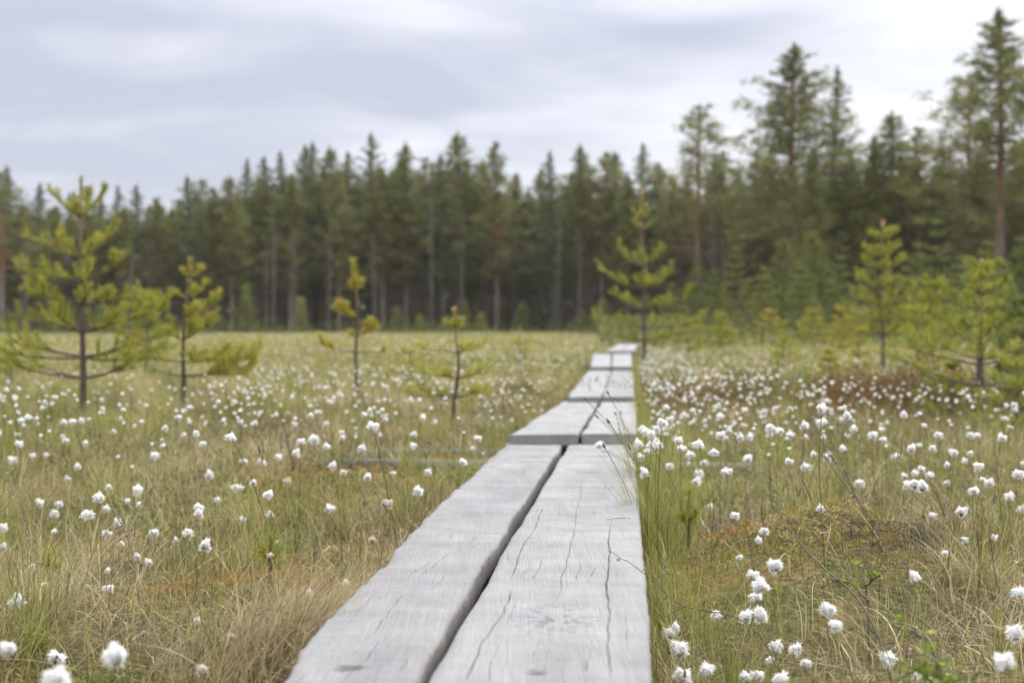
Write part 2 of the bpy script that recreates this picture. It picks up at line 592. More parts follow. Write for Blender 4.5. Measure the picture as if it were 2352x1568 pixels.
    q.append(np.stack([left[:-1], left[1:], right[1:], right[:-1]], -1))
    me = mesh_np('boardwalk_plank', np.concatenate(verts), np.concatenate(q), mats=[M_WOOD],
                 attrs={'crack_and_shade': att[0], 'knot': att[1], 'rim': att[2]})
    o = obj('boardwalk_plank', me, loc=(ox, oy, oz))
    return tag(o, label, 'plank', 'boardwalk planks', 'thing')


def lin(y0, z0, y1, z1):
    return lambda y: z0 + (np.asarray(y) - y0) * (z1 - z0) / (y1 - y0)


Z1 = lin(1.78, 0.172, 5.95, 0.120)


def on_plane(X, Y, zf):
    z = 0.15
    for _ in range(12):
        P = on_z(X, Y, z)
        z = float(zf(P[1]))
    return P


def edge(pts, zf, extra_near=None):
    P = np.array([on_plane(x, y, zf) for x, y in pts])
    P = P[np.argsort(P[:, 1])]
    ysv, xsv = list(P[:, 1]), list(P[:, 0])
    if extra_near is not None:        # carry the near edge on in the direction of the walkway
        ysv.insert(0, extra_near)
        xsv.insert(0, xsv[0] + (extra_near - P[0, 1]) * 0.078)
    return (np.array(ysv), np.array(xsv))


AL = edge([(1166, 1021), (1134, 1045), (1080, 1097), (1046, 1127), (1000, 1168), (942, 1230), (908, 1266), (826, 1350), (768, 1415), (693, 1488), (637, 1568)], Z1, -0.6)
AR = edge([(1291, 1022), (1222, 1120), (1136, 1260), (1097, 1320), (1041, 1415), (957, 1565)], Z1, -0.6)
BL = edge([(1308, 1017), (1230, 1148), (1179, 1226), (1132, 1307), (1058, 1432), (981, 1569)], Z1, -0.6)
BR = edge([(1460, 1020), (1462, 1097), (1472, 1226), (1483, 1320), (1491, 1398), (1497, 1569)], Z1, -0.6)


def zc(pts):
    """a split measured on the enlarged photograph, laid on the first plank"""
    return [on_plane(551.4 + x * 0.4298, 1010.9 + y * 0.4298, Z1)[:2] for x, y in pts]


cr_B = [(zc([(1625, 355), (1560, 490), (1500, 580), (1440, 750)]), 0.0016, 0.010),
        (zc([(1450, 795), (1385, 940), (1300, 1060), (1220, 1230), (1190, 1298)]), 0.0019, 0.012),
        (zc([(1970, 440), (1972, 600), (1955, 780), (1965, 920), (1968, 1298)]), 0.0017, 0.010),
        (zc([(1835, 190), (1790, 440), (1760, 600), (1725, 700), (1700, 840), (1665, 890)]), 0.0013, 0.006),
        (zc([(1620, 620), (1590, 690), (1570, 745)]), 0.0012, 0.004), (zc([(1893, 375), (1890, 412)]), 0.0012, 0.004),
        (zc([(1895, 670), (1880, 735)]), 0.0011, 0.004), (zc([(1400, 1060), (1340, 1180), (1320, 1298)]), 0.0012, 0.004),
        (zc([(1880, 1050), (1850, 1240)]), 0.0011, 0.003), (zc([(1560, 640), (1500, 740)]), 0.001, 0.003)]
cr_A = [(zc([(1130, 600), (1040, 660), (950, 745)]), 0.0012, 0.004), (zc([(1015, 640), (970, 680), (890, 740)]), 0.0012, 0.004),
        (zc([(860, 830), (820, 880)]), 0.001, 0.003), (zc([(760, 1050), (640, 1200), (520, 1298)]), 0.0011, 0.003),
        (zc([(1530, 120), (1500, 200)]), 0.001, 0.003)]


def small_cracks(seed, xa, xb, n):
    r = random.Random(seed)
    out = []
    for _ in range(n):
        y = r.uniform(1.6, 5.6)
        f = (y - 1.78) / 4.1
        x = r.uniform(xa, xb) + 0.325 * f - 0.06
        L_ = r.uniform(0.06, 0.35)
        out.append(([(x, y), (x + 0.078 * L_ + r.uniform(-.006, .006), y + L_)], r.uniform(0.0008, 0.0012), 0.003))
    return out


def zk(x, y, rx, ry):
    P = on_plane(551.4 + x * 0.4298, 1010.9 + y * 0.4298, Z1)
    return (P[0], P[1], rx, ry)


plank('broad grey plank with long open cracks, first section of the boardwalk', BL, BR, -0.6, 5.95, Z1, 0.055, 190, 760, 3,
      0.006, cr_B + small_cracks(32, 0.02, 0.28, 22), [zk(1585, 1243, 0.017, 0.022), zk(1675, 548, 0.004, 0.006)], [zk(1690, 950, 0.06, 0.10)], 0.004)
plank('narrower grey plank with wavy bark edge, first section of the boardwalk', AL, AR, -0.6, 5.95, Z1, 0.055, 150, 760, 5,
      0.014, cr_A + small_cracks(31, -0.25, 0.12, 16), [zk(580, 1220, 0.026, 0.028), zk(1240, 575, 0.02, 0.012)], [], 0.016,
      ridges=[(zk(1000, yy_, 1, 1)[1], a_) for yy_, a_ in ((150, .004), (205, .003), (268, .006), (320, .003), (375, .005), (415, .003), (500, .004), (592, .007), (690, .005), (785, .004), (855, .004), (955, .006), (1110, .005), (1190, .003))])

Z2 = lin(5.85, 0.166, 8.95, 0.128)
Z3 = lin(8.80, 0.166, 14.6, 0.138)
Z4 = lin(14.45, 0.180, 22.8, 0.140)
Z5 = lin(22.6, 0.185, 30.0, 0.150)
Z6 = lin(29.8, 0.190, 38.0, 0.150)


def quad_plank(label, nl, nr, fl, fr, ny_, fy, zf, seed, nx=60, nyy=220, **kw):
    n1, n2 = on_plane(nl, ny_, zf), on_plane(nr, ny_, zf)
    f1, f2 = on_plane(fl, fy, zf), on_plane(fr, fy, zf)
    y0, y1 = 0.5 * (n1[1] + n2[1]), 0.5 * (f1[1] + f2[1])
    plank(label, (np.array([y0, y1]), np.array([n1[0], f1[0]])), (np.array([y0, y1]), np.array([n2[0], f2[0]])), y0, y1 + 0.12, zf, 0.044, nx, nyy, seed, **kw)
    return y0, y1


print('seg2', quad_plank('grey plank with a sawn front end resting on the wavy plank, second section', 1173, 1326, 1294, 1375, 996, 922, Z2, 21, wob=0.014, washboard=0.006))
quad_plank('grey plank beside the sedge tussock, second section of the boardwalk', 1338, 1464, 1382, 1458, 995, 922, Z2, 22, wob=0.010)
print('seg3', quad_plank('bleached plank on the open-bog side, third section of the boardwalk', 1302, 1380, 1350, 1403, 911, 852, Z3, 23, wob=0.016, washboard=0.006))
quad_plank('bleached plank by the white cottongrass drift, third section of the boardwalk', 1384, 1456, 1406, 1453, 910, 852, Z3, 24, wob=0.014)
print('seg4', quad_plank('short pale plank with rounded front, fourth section, open-bog side', 1356, 1402, 1363, 1403, 841, 812, Z4, 25, wob=0.012, washboard=0.01))
quad_plank('short pale plank in front of the young pine, fourth section of the boardwalk', 1405, 1452, 1408, 1450, 841, 812, Z4, 26, wob=0.01)
quad_plank('distant pale plank of the fifth section, half sunk among cottongrass', 1392, 1424, 1420, 1440, 806, 790, Z5, 27, wob=0.01)
quad_plank('last distant plank of the fifth section, nearest the slender young pine'.replace('nearest', 'close by'), 1426, 1458, 1442, 1464, 806, 790, Z5, 28, wob=0.01)


# ------------------------------------------------------------------ support beams under the joints
def beam(label, p0, p1, r, seed):
    """weathered squared log lying across the walkway"""
    L_ = np.linalg.norm(np.array(p1) - np.array(p0))
    n, m = 60, 14
    t = np.linspace(0, 1, n)
    a = np.arange(m) / m * 2 * pi
    sq = (np.abs(np.cos(a)) ** 4 + np.abs(np.sin(a)) ** 4) ** (-0.25)
    x = (t - 0.5) * L_
    R = r * (1 + (fbm(t[:, None] * 9 + seed, a[None] * 1.3, seed, 3) - 0.5) * 0.25)
    ends = np.clip(np.minimum(t, 1 - t) * 40, 0.6, 1)[:, None]
    vx = np.repeat(x[:, None], m, 1)
    vy = R * ends * sq * np.cos(a) * 1.25
    vz = R * ends * sq * np.sin(a) * 0.8
    v = np.stack([vx, vy, vz], -1).reshape(-1, 3)
    idx = np.arange(n * m).reshape(n, m)
    nx_ = np.roll(idx, -1, 1)
    q = np.stack([idx[:-1], nx_[:-1], nx_[1:], idx[1:]], -1).reshape(-1, 4)
    v = np.concatenate([v, [[x[0], 0, 0], [x[-1], 0, 0]]])
    tr = np.concatenate([np.stack([np.roll(idx[0], -1), idx[0], np.full(m, n * m)], -1), np.stack([idx[-1], np.roll(idx[-1], -1), np.full(m, n * m + 1)], -1)])
    z = np.zeros(len(v))
    # Object-space grain runs along y in the wood material, so model along x and swap
    v = v[:, [1, 0, 2]]
    me = mesh_np('support_beam', v, q[:, ::-1], tr[:, ::-1], mats=[M_BEAM], attrs={'crack_and_shade': z, 'knot': z, 'rim': z + 0.4})
    mid = (np.array(p0) + np.array(p1)) / 2
    o = obj('support_beam', me, loc=mid)
    o.rotation_euler = (0, 0, math.atan2(p1[1] - p0[1], p1[0] - p0[0]) - pi / 2)
    return tag(o, label, 'beam', 'beams under the boardwalk', 'thing')


def P_(X, Y, z):
    return on_z(X, Y, z)


b0, b1 = P_(735, 1084, 0.012), P_(1760, 1070, 0.06)
beam('grey weathered beam across the boardwalk under the first joint, nearer the viewer', b0, b1, 0.042, 2)
b0, b1 = P_(850, 1048, 0.012), P_(1745, 1046, 0.012)
beam('mossy weathered beam under the first joint, on the forest side', b0, b1, 0.042, 3)
for lab, xx, yy in (('short beam under the second joint of the boardwalk', 1380, 914), ('short beam under the third joint of the boardwalk', 1400, 846)):
    c = P_(xx, yy, 0.075)
    beam(lab, c - np.array([0.25, 0, 0.012]), c + np.array([0.25, 0, -0.012]), 0.036, int(xx))


# ------------------------------------------------------------------ blades (grass) generator
def blades(root, length, az, lean, bend, width, tone, segs, twist=None, floor=None):
    n = len(root)
    p = root.astype(np.float64).copy()
    twist = np.zeros(n) if twist is None else twist
    ds = length / segs
    sa = az + pi / 2 + (RNG.random(n) - 0.5) * 1.6
    side = np.stack([np.cos(sa), np.sin(sa), np.zeros(n)], -1)
    out = np.empty((n, segs + 1, 2, 3), np.float32)
    for k in range(segs + 1):
        t = k / segs
        w = width * (1 - 0.92 * t ** 1.6) * 0.5
        out[:, k, 0] = p - side * w[:, None]
        out[:, k, 1] = p + side * w[:, None]
        th = lean + bend * (t + 0.5 / segs)
        a = az + twist * t
        p = p + ds[:, None] * np.stack([np.sin(th) * np.cos(a), np.sin(th) * np.sin(a), np.cos(th)], -1)
        if floor is not None:
            p[:, 2] = np.maximum(p[:, 2], floor)
    v = out.reshape(-1, 3)
    base = (np.arange(n) * (segs + 1) * 2)[:, None]
    k = np.arange(segs)[None] * 2
    q = np.stack([base + k, base + k + 1, base + k + 3, base + k + 2], -1).reshape(-1, 4)
    tn = np.repeat(tone, (segs + 1) * 2)
    return v, q, tn


class Pile:
    def __init__(self):
        self.v, self.q, self.a, self.n = [], [], [], 0

    def add(self, v, q, a):
        self.v.append(v)
        self.q.append(q + self.n)
        self.a.append(a)
        self.n += len(v)

    def build(self, name, mat, label, cat):
        me = mesh_np(name, np.concatenate(self.v), np.concatenate(self.q), mats=[mat], attrs={'tone': np.concatenate(self.a)}, smooth=False)
        return tag(obj(name, me), label, cat, kind='stuff')


def scatter(y0, y1, per_m2, margin=1.0):
    """random points over the part of the bog the camera could see, near rows a step wider"""
    hw = lambda y: 0.375 * y + margin
    area = (hw(y0) + hw(y1)) * (y1 - y0)
    n = int(area * per_m2)
    y = y0 + (y1 - y0) * RNG.random(n)
    m = hw(y1)
    x = (RNG.random(n) * 2 - 1) * m
    keep = np.abs(x) < hw(y)
    # thinner density correction is not needed: rejection keeps it even
    return x[keep], y[keep]


def off_path(x, y, half=0.25):
    c = np.where(y < 6, 0.0, 0.0)
    h = np.interp(y, [0, 1.5, 6, 9, 15, 25, 40], [0.275, 0.262, 0.26, 0.27, 0.28, 0.30, 0.30]) + (half - 0.25)
    xl = np.interp(y, AL[0], AL[1])
    xr = np.interp(y, BR[0], BR[1])
    near = y < 5.9
    inside = np.where(near, (x > xl + 0.006) & (x < xr - 0.004), np.abs(path_dist(x, y)) < h)
    return ~(inside & (y < 32))


straw, sedge, moss = Pile(), Pile(), Pile()


def mossiness(x, y):
    m = fbm(x * 1.5 + 20, y * 1.5 + 3, 101, 3)
    m = m + 0.5 * np.exp(-(((x - MOUND[0]) / 0.20) ** 2 + ((y - MOUND[1]) / 0.26) ** 2))
    m = m + 0.22 * np.exp(-(((x - 0.85) / 0.35) ** 2 + ((y - 2.1) / 0.35) ** 2))
    m = m + 0.18 * np.exp(-(((x + 0.55) / 0.4) ** 2 + ((y - 1.9) / 0.35) ** 2))
    return m


def thin(x, y):
    # little grass on the moss mound, on the heather rise and on the bare moss hollows
    m = np.exp(-(((x - MOUND[0]) / 0.26) ** 2 + ((y - MOUND[1]) / 0.30) ** 2))
    h = np.exp(-(((x - HEATH[0]) / 1.0) ** 2 + ((y - HEATH[1]) / 0.6) ** 2))
    b = np.clip((mossiness(x, y) - 0.56) * 6, 0, 0.75)
    return np.clip(1 - 0.6 * m - 0.8 * h, 0.05, 1) * (1 - b * (y < 14))


def greenness(x, y):
    g = fbm(x * 0.9 + 5, y * 0.7, 71, 4) + 0.05 * (y < 6)
    pd = path_dist(x, y)
    g = g + 0.10 * np.exp(-((np.abs(pd) - 0.36) / 0.16) ** 2)
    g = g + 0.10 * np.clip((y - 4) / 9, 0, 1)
    return g


# rings: (y0, y1, straw per m2, sedge per m2, straw width, sedge width, segs)
rings = [(0.7, 3.2, 3300, 1700, 0.0016, 0.0016, 7), (3.2, 5.5, 3300, 2000, 0.0020, 0.0019, 6), (5.5, 9.0, 1900, 1800, 0.0030, 0.0027, 4),
         (9.0, 16.0, 800, 1050, 0.0055, 0.005, 3), (16, 34, 190, 270, 0.012, 0.011, 3), (34, 70, 40, 75, 0.03, 0.028, 2), (70, 130, 6, 16, 0.06, 0.06, 2)]
for (y0, y1, ns, ng, ws, wg, sg) in rings:
    far = np.clip((y0 - 9) / 40, 0, 1)
    # --- dry straw, arching over and matted, leaning the same way within a tuft
    x, y = scatter(y0, y1, ns)
    g = greenness(x, y)
    keep = off_path(x, y) & (RNG.random(len(x)) < np.clip(1.55 - 1.75 * g, 0.12, 1) * thin(x, y))
    x, y = x[keep], y[keep]
    n = len(x)
    cell = vnoise(x * 2.6, y * 2.6, 81)
    az = fbm(x * 2.1, y * 2.1, 83, 2) * 5 * pi + RNG.normal(0, 1.15, n)
    L_ = (0.08 + 0.17 * RNG.random(n)) * (0.6 + 0.7 * cell) * np.interp(y, [0, 4, 12], [1, 1, 0.75])
    lean = np.abs(RNG.normal(0.6, 0.5, n))
    bend = RNG.normal(1.2, 0.75, n)
    z = gz(x, y)
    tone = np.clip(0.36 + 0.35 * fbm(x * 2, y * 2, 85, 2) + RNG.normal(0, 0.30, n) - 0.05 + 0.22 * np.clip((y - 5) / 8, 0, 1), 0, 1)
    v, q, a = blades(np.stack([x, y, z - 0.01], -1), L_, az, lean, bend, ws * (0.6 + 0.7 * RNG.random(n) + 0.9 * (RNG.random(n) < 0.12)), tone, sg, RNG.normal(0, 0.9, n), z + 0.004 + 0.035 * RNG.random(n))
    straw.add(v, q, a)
    # --- dead grey-brown twiglets lying in the litter
    if y1 < 10:
        x, y = scatter(y0, y1, 620 if y1 < 4 else 380)
        keep = off_path(x, y) & (RNG.random(len(x)) < np.clip((fbm(x * 1.7 + 3, y * 1.7, 87, 3) - 0.40) * 5, 0.05, 1))
        x, y = x[keep], y[keep]
        n = len(x)
        z = gz(x, y)
        v, q, a = blades(np.stack([x, y, z + 0.01 + 0.05 * RNG.random(n)], -1), 0.04 + 0.12 * RNG.random(n), RNG.random(n) * 2 * pi, RNG.uniform(0.2, 1.5, n), RNG.normal(0, 0.5, n), np.full(n, ws * 1.5), np.clip(RNG.normal(0.05, 0.08, n), 0, 1), 4, RNG.normal(0, 0.8, n))
        straw.add(v, q, a)
    # --- green sedge in upright tufts
    x, y = scatter(y0, y1, ng)
    g = greenness(x, y)
    tuft = vnoise(x * 4.5, y * 4.5, 91) * 0.75 + 0.25 * vnoise(x * 13, y * 13, 92)
    keep = off_path(x, y) & (RNG.random(len(x)) < np.clip((g - 0.28) * 2.3, 0.05, 1) * np.clip(0.08 + 2.4 * (tuft - 0.36) + far, 0.05, 1) * thin(x, y))
    x, y = x[keep], y[keep]
    n = len(x)
    az = RNG.random(n) * 2 * pi
    L_ = (0.06 + 0.15 * RNG.random(n) ** 1.5) * (0.8 + 0.5 * vnoise(x * 2, y * 2, 93)) * np.interp(y, [0, 4, 12], [1.15, 1.1, 0.8])
    L_ *= np.where(RNG.random(n) < 0.05, 1.5, 1.0)
    lean = np.abs(RNG.normal(0.12, 0.16, n))
    bend = np.abs(RNG.normal(0.45, 0.45, n))
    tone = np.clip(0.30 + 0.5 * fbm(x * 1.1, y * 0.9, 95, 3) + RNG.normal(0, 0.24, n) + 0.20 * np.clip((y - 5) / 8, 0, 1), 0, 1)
    z = gz(x, y)
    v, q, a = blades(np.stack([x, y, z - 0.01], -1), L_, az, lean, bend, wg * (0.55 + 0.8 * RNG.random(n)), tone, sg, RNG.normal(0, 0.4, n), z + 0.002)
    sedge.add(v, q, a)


for (y0, y1, dens, ln, wd) in ((0.7, 3.4, 26000, 0.014, 0.004), (3.4, 7, 9000, 0.020, 0.006), (7, 14, 900, 0.04, 0.014)):
    x, y = scatter(y0, y1, dens, 0.7)
    m = mossiness(x, y)
    keep = off_path(x, y) & (RNG.random(len(x)) < np.clip((m - 0.56) * 5, 0, 1))
    x, y, m = x[keep], y[keep], m[keep]
    n = len(x)
    z = gz(x, y) + 0.035 * np.clip((m - 0.5) * 4, 0, 1) * vnoise(x * 26, y * 26, 105)
    tone = np.clip(0.05 + 1.3 * (fbm(x * 3.4, y * 3.4, 103, 4) - 0.2) + 0.25 * (m - 0.6) + RNG.normal(0, 0.10, n), 0, 0.64)
    v, q, a = blades(np.stack([x, y, z], -1), ln * (0.6 + RNG.random(n)), RNG.random(n) * 2 * pi, np.abs(RNG.normal(0.8, 0.45, n)), RNG.normal(0.6, 0.4, n), np.full(n, wd) * 0.8, tone, 2)
    moss.add(v, q, a)

# tussocks: a straw skirt with fresh green blades standing up out of it, each its own size and colour
for (y0, y1, dens, ws, sg) in ((0.9, 3.4, 9, 0.0016, 7), (3.4, 6.5, 8, 0.0021, 6), (6.5, 14, 4.5, 0.0034, 4), (14, 28, 1.6, 0.009, 3)):
    cx, cy0 = scatter(y0, y1, dens, 0.8)
    k_ = RNG.random(len(cx)) < thin(cx, cy0)
    cx, cy0 = cx[k_], cy0[k_]
    nt_ = len(cx)
    size = RNG.uniform(0.5, 1.5, nt_) ** 1.3
    green = np.clip(greenness(cx, cy0) * 1.5 - 0.25 + RNG.normal(0, 0.25, nt_), 0.05, 0.95)
    tb = RNG.normal(0, 0.17, nt_)
    for which in (0, 1):
        base_n = 120 if y1 < 7 else (70 if y1 < 15 else 36)
        cnt = (base_n * size * ((1 - green) if which == 0 else green)).astype(int) + 4
        id_ = np.repeat(np.arange(nt_), cnt)
        n = len(id_)
        rr = np.abs(RNG.normal(0, 0.035, n)) * size[id_] * (1 if y1 < 15 else 2)
        aa = RNG.random(n) * 2 * pi
        x, y = cx[id_] + rr * np.cos(aa), cy0[id_] + rr * np.sin(aa)
        ok = off_path(x, y)
        x, y, aa, id2 = x[ok], y[ok], aa[ok], id_[ok]
        n = len(x)
        z = gz(x, y)
        if which == 0:
            v, q, a = blades(np.stack([x, y, z - 0.005], -1), (0.10 + 0.13 * RNG.random(n)) * np.sqrt(size[id2]), aa + RNG.normal(0, 0.5, n), np.abs(RNG.normal(0.45, 0.3, n)), np.abs(RNG.normal(1.5, 0.5, n)),
                             ws * (0.6 + 0.8 * RNG.random(n)), np.clip(0.62 + tb[id2] + RNG.normal(0, 0.2, n), 0, 1), sg, RNG.normal(0, 0.6, n), z + 0.004 + 0.02 * RNG.random(n))
            straw.add(v, q, a)
        else:
            v, q, a = blades(np.stack([x, y, z - 0.005], -1), (0.09 + 0.16 * RNG.random(n)) * np.sqrt(size[id2]), aa + RNG.normal(0, 0.5, n), np.abs(RNG.normal(0.18, 0.18, n)), np.abs(RNG.normal(0.6, 0.45, n)),
                             ws * (0.6 + 0.7 * RNG.random(n)), np.clip(0.58 + tb[id2] + RNG.normal(0, 0.18, n), 0, 1), sg, RNG.normal(0, 0.4, n))
            sedge.add(v, q, a)

nn = 1500
y = RNG.uniform(1.7, 5.9, nn)
y = np.floor(y / 0.19) * 0.19 + RNG.normal(0, 0.055, nn)
x = np.interp(y, AL[0], AL[1]) - 0.008 - np.abs(RNG.normal(0, 0.045, nn))
z = gz(x, y)
v, q, a = blades(np.stack([x, y, z], -1), 0.19 * (0.5 + 0.8 * RNG.random(nn)), RNG.normal(0, 1.2, nn), np.abs(RNG.normal(0.2, 0.2, nn)), np.abs(RNG.normal(1.0, 0.5, nn)),
                 np.full(nn, 0.0018), np.clip(RNG.normal(0.6, 0.22, nn), 0, 1), 6, RNG.normal(0, 0.5, nn), z + 0.005)
straw.add(v, q, a)
nn = 1300
y = RNG.uniform(1.2, 5.9, nn)
x = np.interp(y, BR[0], BR[1]) + 0.006 + np.abs(RNG.normal(0, 0.05, nn))
z = gz(x, y)
v, q, a = blades(np.stack([x, y, z], -1), 0.15 * (0.5 + 0.9 * RNG.random(nn)), RNG.random(nn) * 2 * pi, np.abs(RNG.normal(0.4, 0.3, nn)), np.abs(RNG.normal(1.3, 0.5, nn)),
                 np.full(nn, 0.0017), np.clip(RNG.normal(0.6, 0.22, nn), 0, 1), 6, RNG.normal(0, 0.5, nn), z + 0.005)
straw.add(v, q, a)
# blades leaning in over the cracked plank's free edge
for nn, y0, y1, L0, wd in ((650, 2.6, 5.9, 0.22, 0.0018), (1300, 5.9, 9.0, 0.24, 0.0028), (900, 9.0, 23, 0.24, 0.006)):
    y = y0 + (y1 - y0) * RNG.random(nn)
    y = y0 + np.floor((y - y0) / 0.22) * 0.22 + RNG.normal(0, 0.05, nn)
    xe = np.interp(y, [1.78, 3.0, 5.9, 8.9, 14.6, 23], [0.178, 0.27, 0.52, 0.785, 1.235, 1.99])
    x = np.maximum(xe, np.interp(y, BR[0], BR[1]) * (y < 5.9)) + 0.008 + np.abs(RNG.normal(0, 0.04, nn))
    z = gz(x, y)
    v, q, a = blades(np.stack([x, y, z], -1), L0 * (0.5 + 0.6 * RNG.random(nn)), pi + RNG.normal(0, 1.1, nn), np.abs(RNG.normal(0.12, 0.15, nn)), np.abs(RNG.normal(0.7, 0.5, nn)),
                     np.full(nn, wd), np.clip(RNG.normal(0.65, 0.25, nn), 0, 1), 6, RNG.normal(0, 0.4, nn))
    sedge.add(v, q, a)

# straw matted against and over the wavy plank's edge, and hanging over the near corner
for (X, Y, n, spread, L0, azc) in ((640, 1490, 900, 0.06, 0.20, -0.2), (690, 1465, 900, 0.035, 0.22, -0.1), (840, 1390, 500, 0.06, 0.15, 0.2), (560, 1540, 700, 0.08, 0.2, 0.0), (900, 1290, 420, 0.07, 0.14, 0.3)):
    c = on_z(X, Y, 0.06)
    x = c[0] + RNG.normal(0, spread, n)
    y = c[1] + RNG.normal(0, spread * 1.7, n)
    lim = np.interp(y, AL[0], AL[1]) - 0.012
    x = np.minimum(x, lim - np.abs(RNG.normal(0, 0.02, n)))
    z = gz(x, y)
    v, q, a = blades(np.stack([x, y, z], -1), L0 * (0.7 + 0.6 * RNG.random(n)), azc + RNG.normal(0, 0.9, n), np.abs(RNG.normal(0.2, 0.2, n)), np.abs(RNG.normal(1.25, 0.4, n)),
                     np.full(n, 0.0014), np.clip(RNG.normal(0.55, 0.2, n), 0, 1), 7, RNG.normal(0, 0.5, n))
    straw.add(v, q, a)

# brown bog shrubs and heather on the low rise among the cottongrass, and thin ground cover elsewhere
heath = Pile()
n = 36000
x = HEATH[0] + RNG.normal(0, 0.95, n)
y = HEATH[1] + RNG.normal(0, 0.60, n)
hx = np.concatenate([x, np.array([])])
z = gz(x, y)
h = 0.04 + 0.26 * RNG.random(n) * np.clip(fbm(x * 3, y * 3, 111, 3) * 2 - 0.4, 0.1, 1)
tone = np.clip(0.75 * fbm(x * 1.8, y * 1.8, 113, 3) + 0.28 + RNG.normal(0, 0.15, n), 0, 1)
v, q, a = blades(np.stack([x, y, z + h * RNG.random(n)], -1), np.full(n, 0.035), RNG.random(n) * 2 * pi, RNG.random(n) * 1.4, RNG.normal(0.2, 0.4, n), np.full(n, 0.010), tone, 2)
heath.add(v, q, a)
for (y0, y1, dens, wd, ln) in ((1.2, 4.5, 1500, 0.006, 0.016), (4.5, 10, 420, 0.009, 0.026), (10, 26, 60, 0.018, 0.06)):
    x, y = scatter(y0, y1, dens, 0.6)
    m = fbm(x * 1.3 + 31, y * 1.1, 121, 3)
    keep = off_path(x, y) & (RNG.random(len(x)) < np.clip((m - 0.47 + 0.05 * (x > 0.6)) * 6, 0, 1))
    x, y = x[keep], y[keep]
    n = len(x)
    z = gz(x, y) + (0.02 + 0.10 * RNG.random(n))
    tone = np.clip(fbm(x * 0.9, y * 0.9, 123, 2) * 1.1 - 0.2 + RNG.normal(0, 0.12, n), 0, 0.5)
    v, q, a = blades(np.stack([x, y, z], -1), np.full(n, ln), RNG.random(n) * 2 * pi, RNG.random(n) * 1.5, RNG.normal(0.2, 0.4, n), np.full(n, wd), tone, 2)
    heath.add(v, q, a)

for (y0, y1, nn, rightonly) in ((32, 72, 26000, True), (74, 100, 26000, False)):
    y = y0 + (y1 - y0) * RNG.random(nn)
    x = (RNG.random(nn) * 2 - 1) * (0.39 * y)
    if rightonly:
        x = np.where(x < 0.06 * y, 0.06 * y + np.abs(x) * 0.85, x)
    m = fbm(x * 0.22, y * 0.22, 141, 3)
    k = (RNG.random(nn) < np.clip((m - 0.42) * 6, 0, 1)) & (y < edge_depth(1176 + x / y * FPX) + 3)
    x, y, m = x[k], y[k], m[k]
    nn = len(x)
    z = gz(x, y) + 0.75 * RNG.random(nn) ** 1.4 * np.clip((m - 0.4) * 5, 0.2, 1.3)
    tone = np.clip(0.12 + 0.3 * fbm(x * .3, y * .3, 143, 2) + RNG.normal(0, 0.1, nn), 0, 0.6)
    v, q, a = blades(np.stack([x, y, z], -1), np.full(nn, 0.16), RNG.random(nn) * 2 * pi, RNG.random(nn) * 1.2, RNG.normal(0.2, 0.4, nn), np.full(nn, 0.05), tone, 2)
    heath.add(v, q, a)
straw.build('dry_grass', M_STRAW, 'matted tan dry grass covering the bog', 'grass')
sedge.build('green_sedge_grass', M_SEDGE, 'thin green sedge growing through the dry grass', 'grass')
moss.build('sphagnum_moss', M_MOSS, 'orange and olive moss patches between the grass', 'moss')
heath.build('bog_shrub_undergrowth', M_HEATH, 'low brown and olive bog shrubs between cottongrass', 'undergrowth')


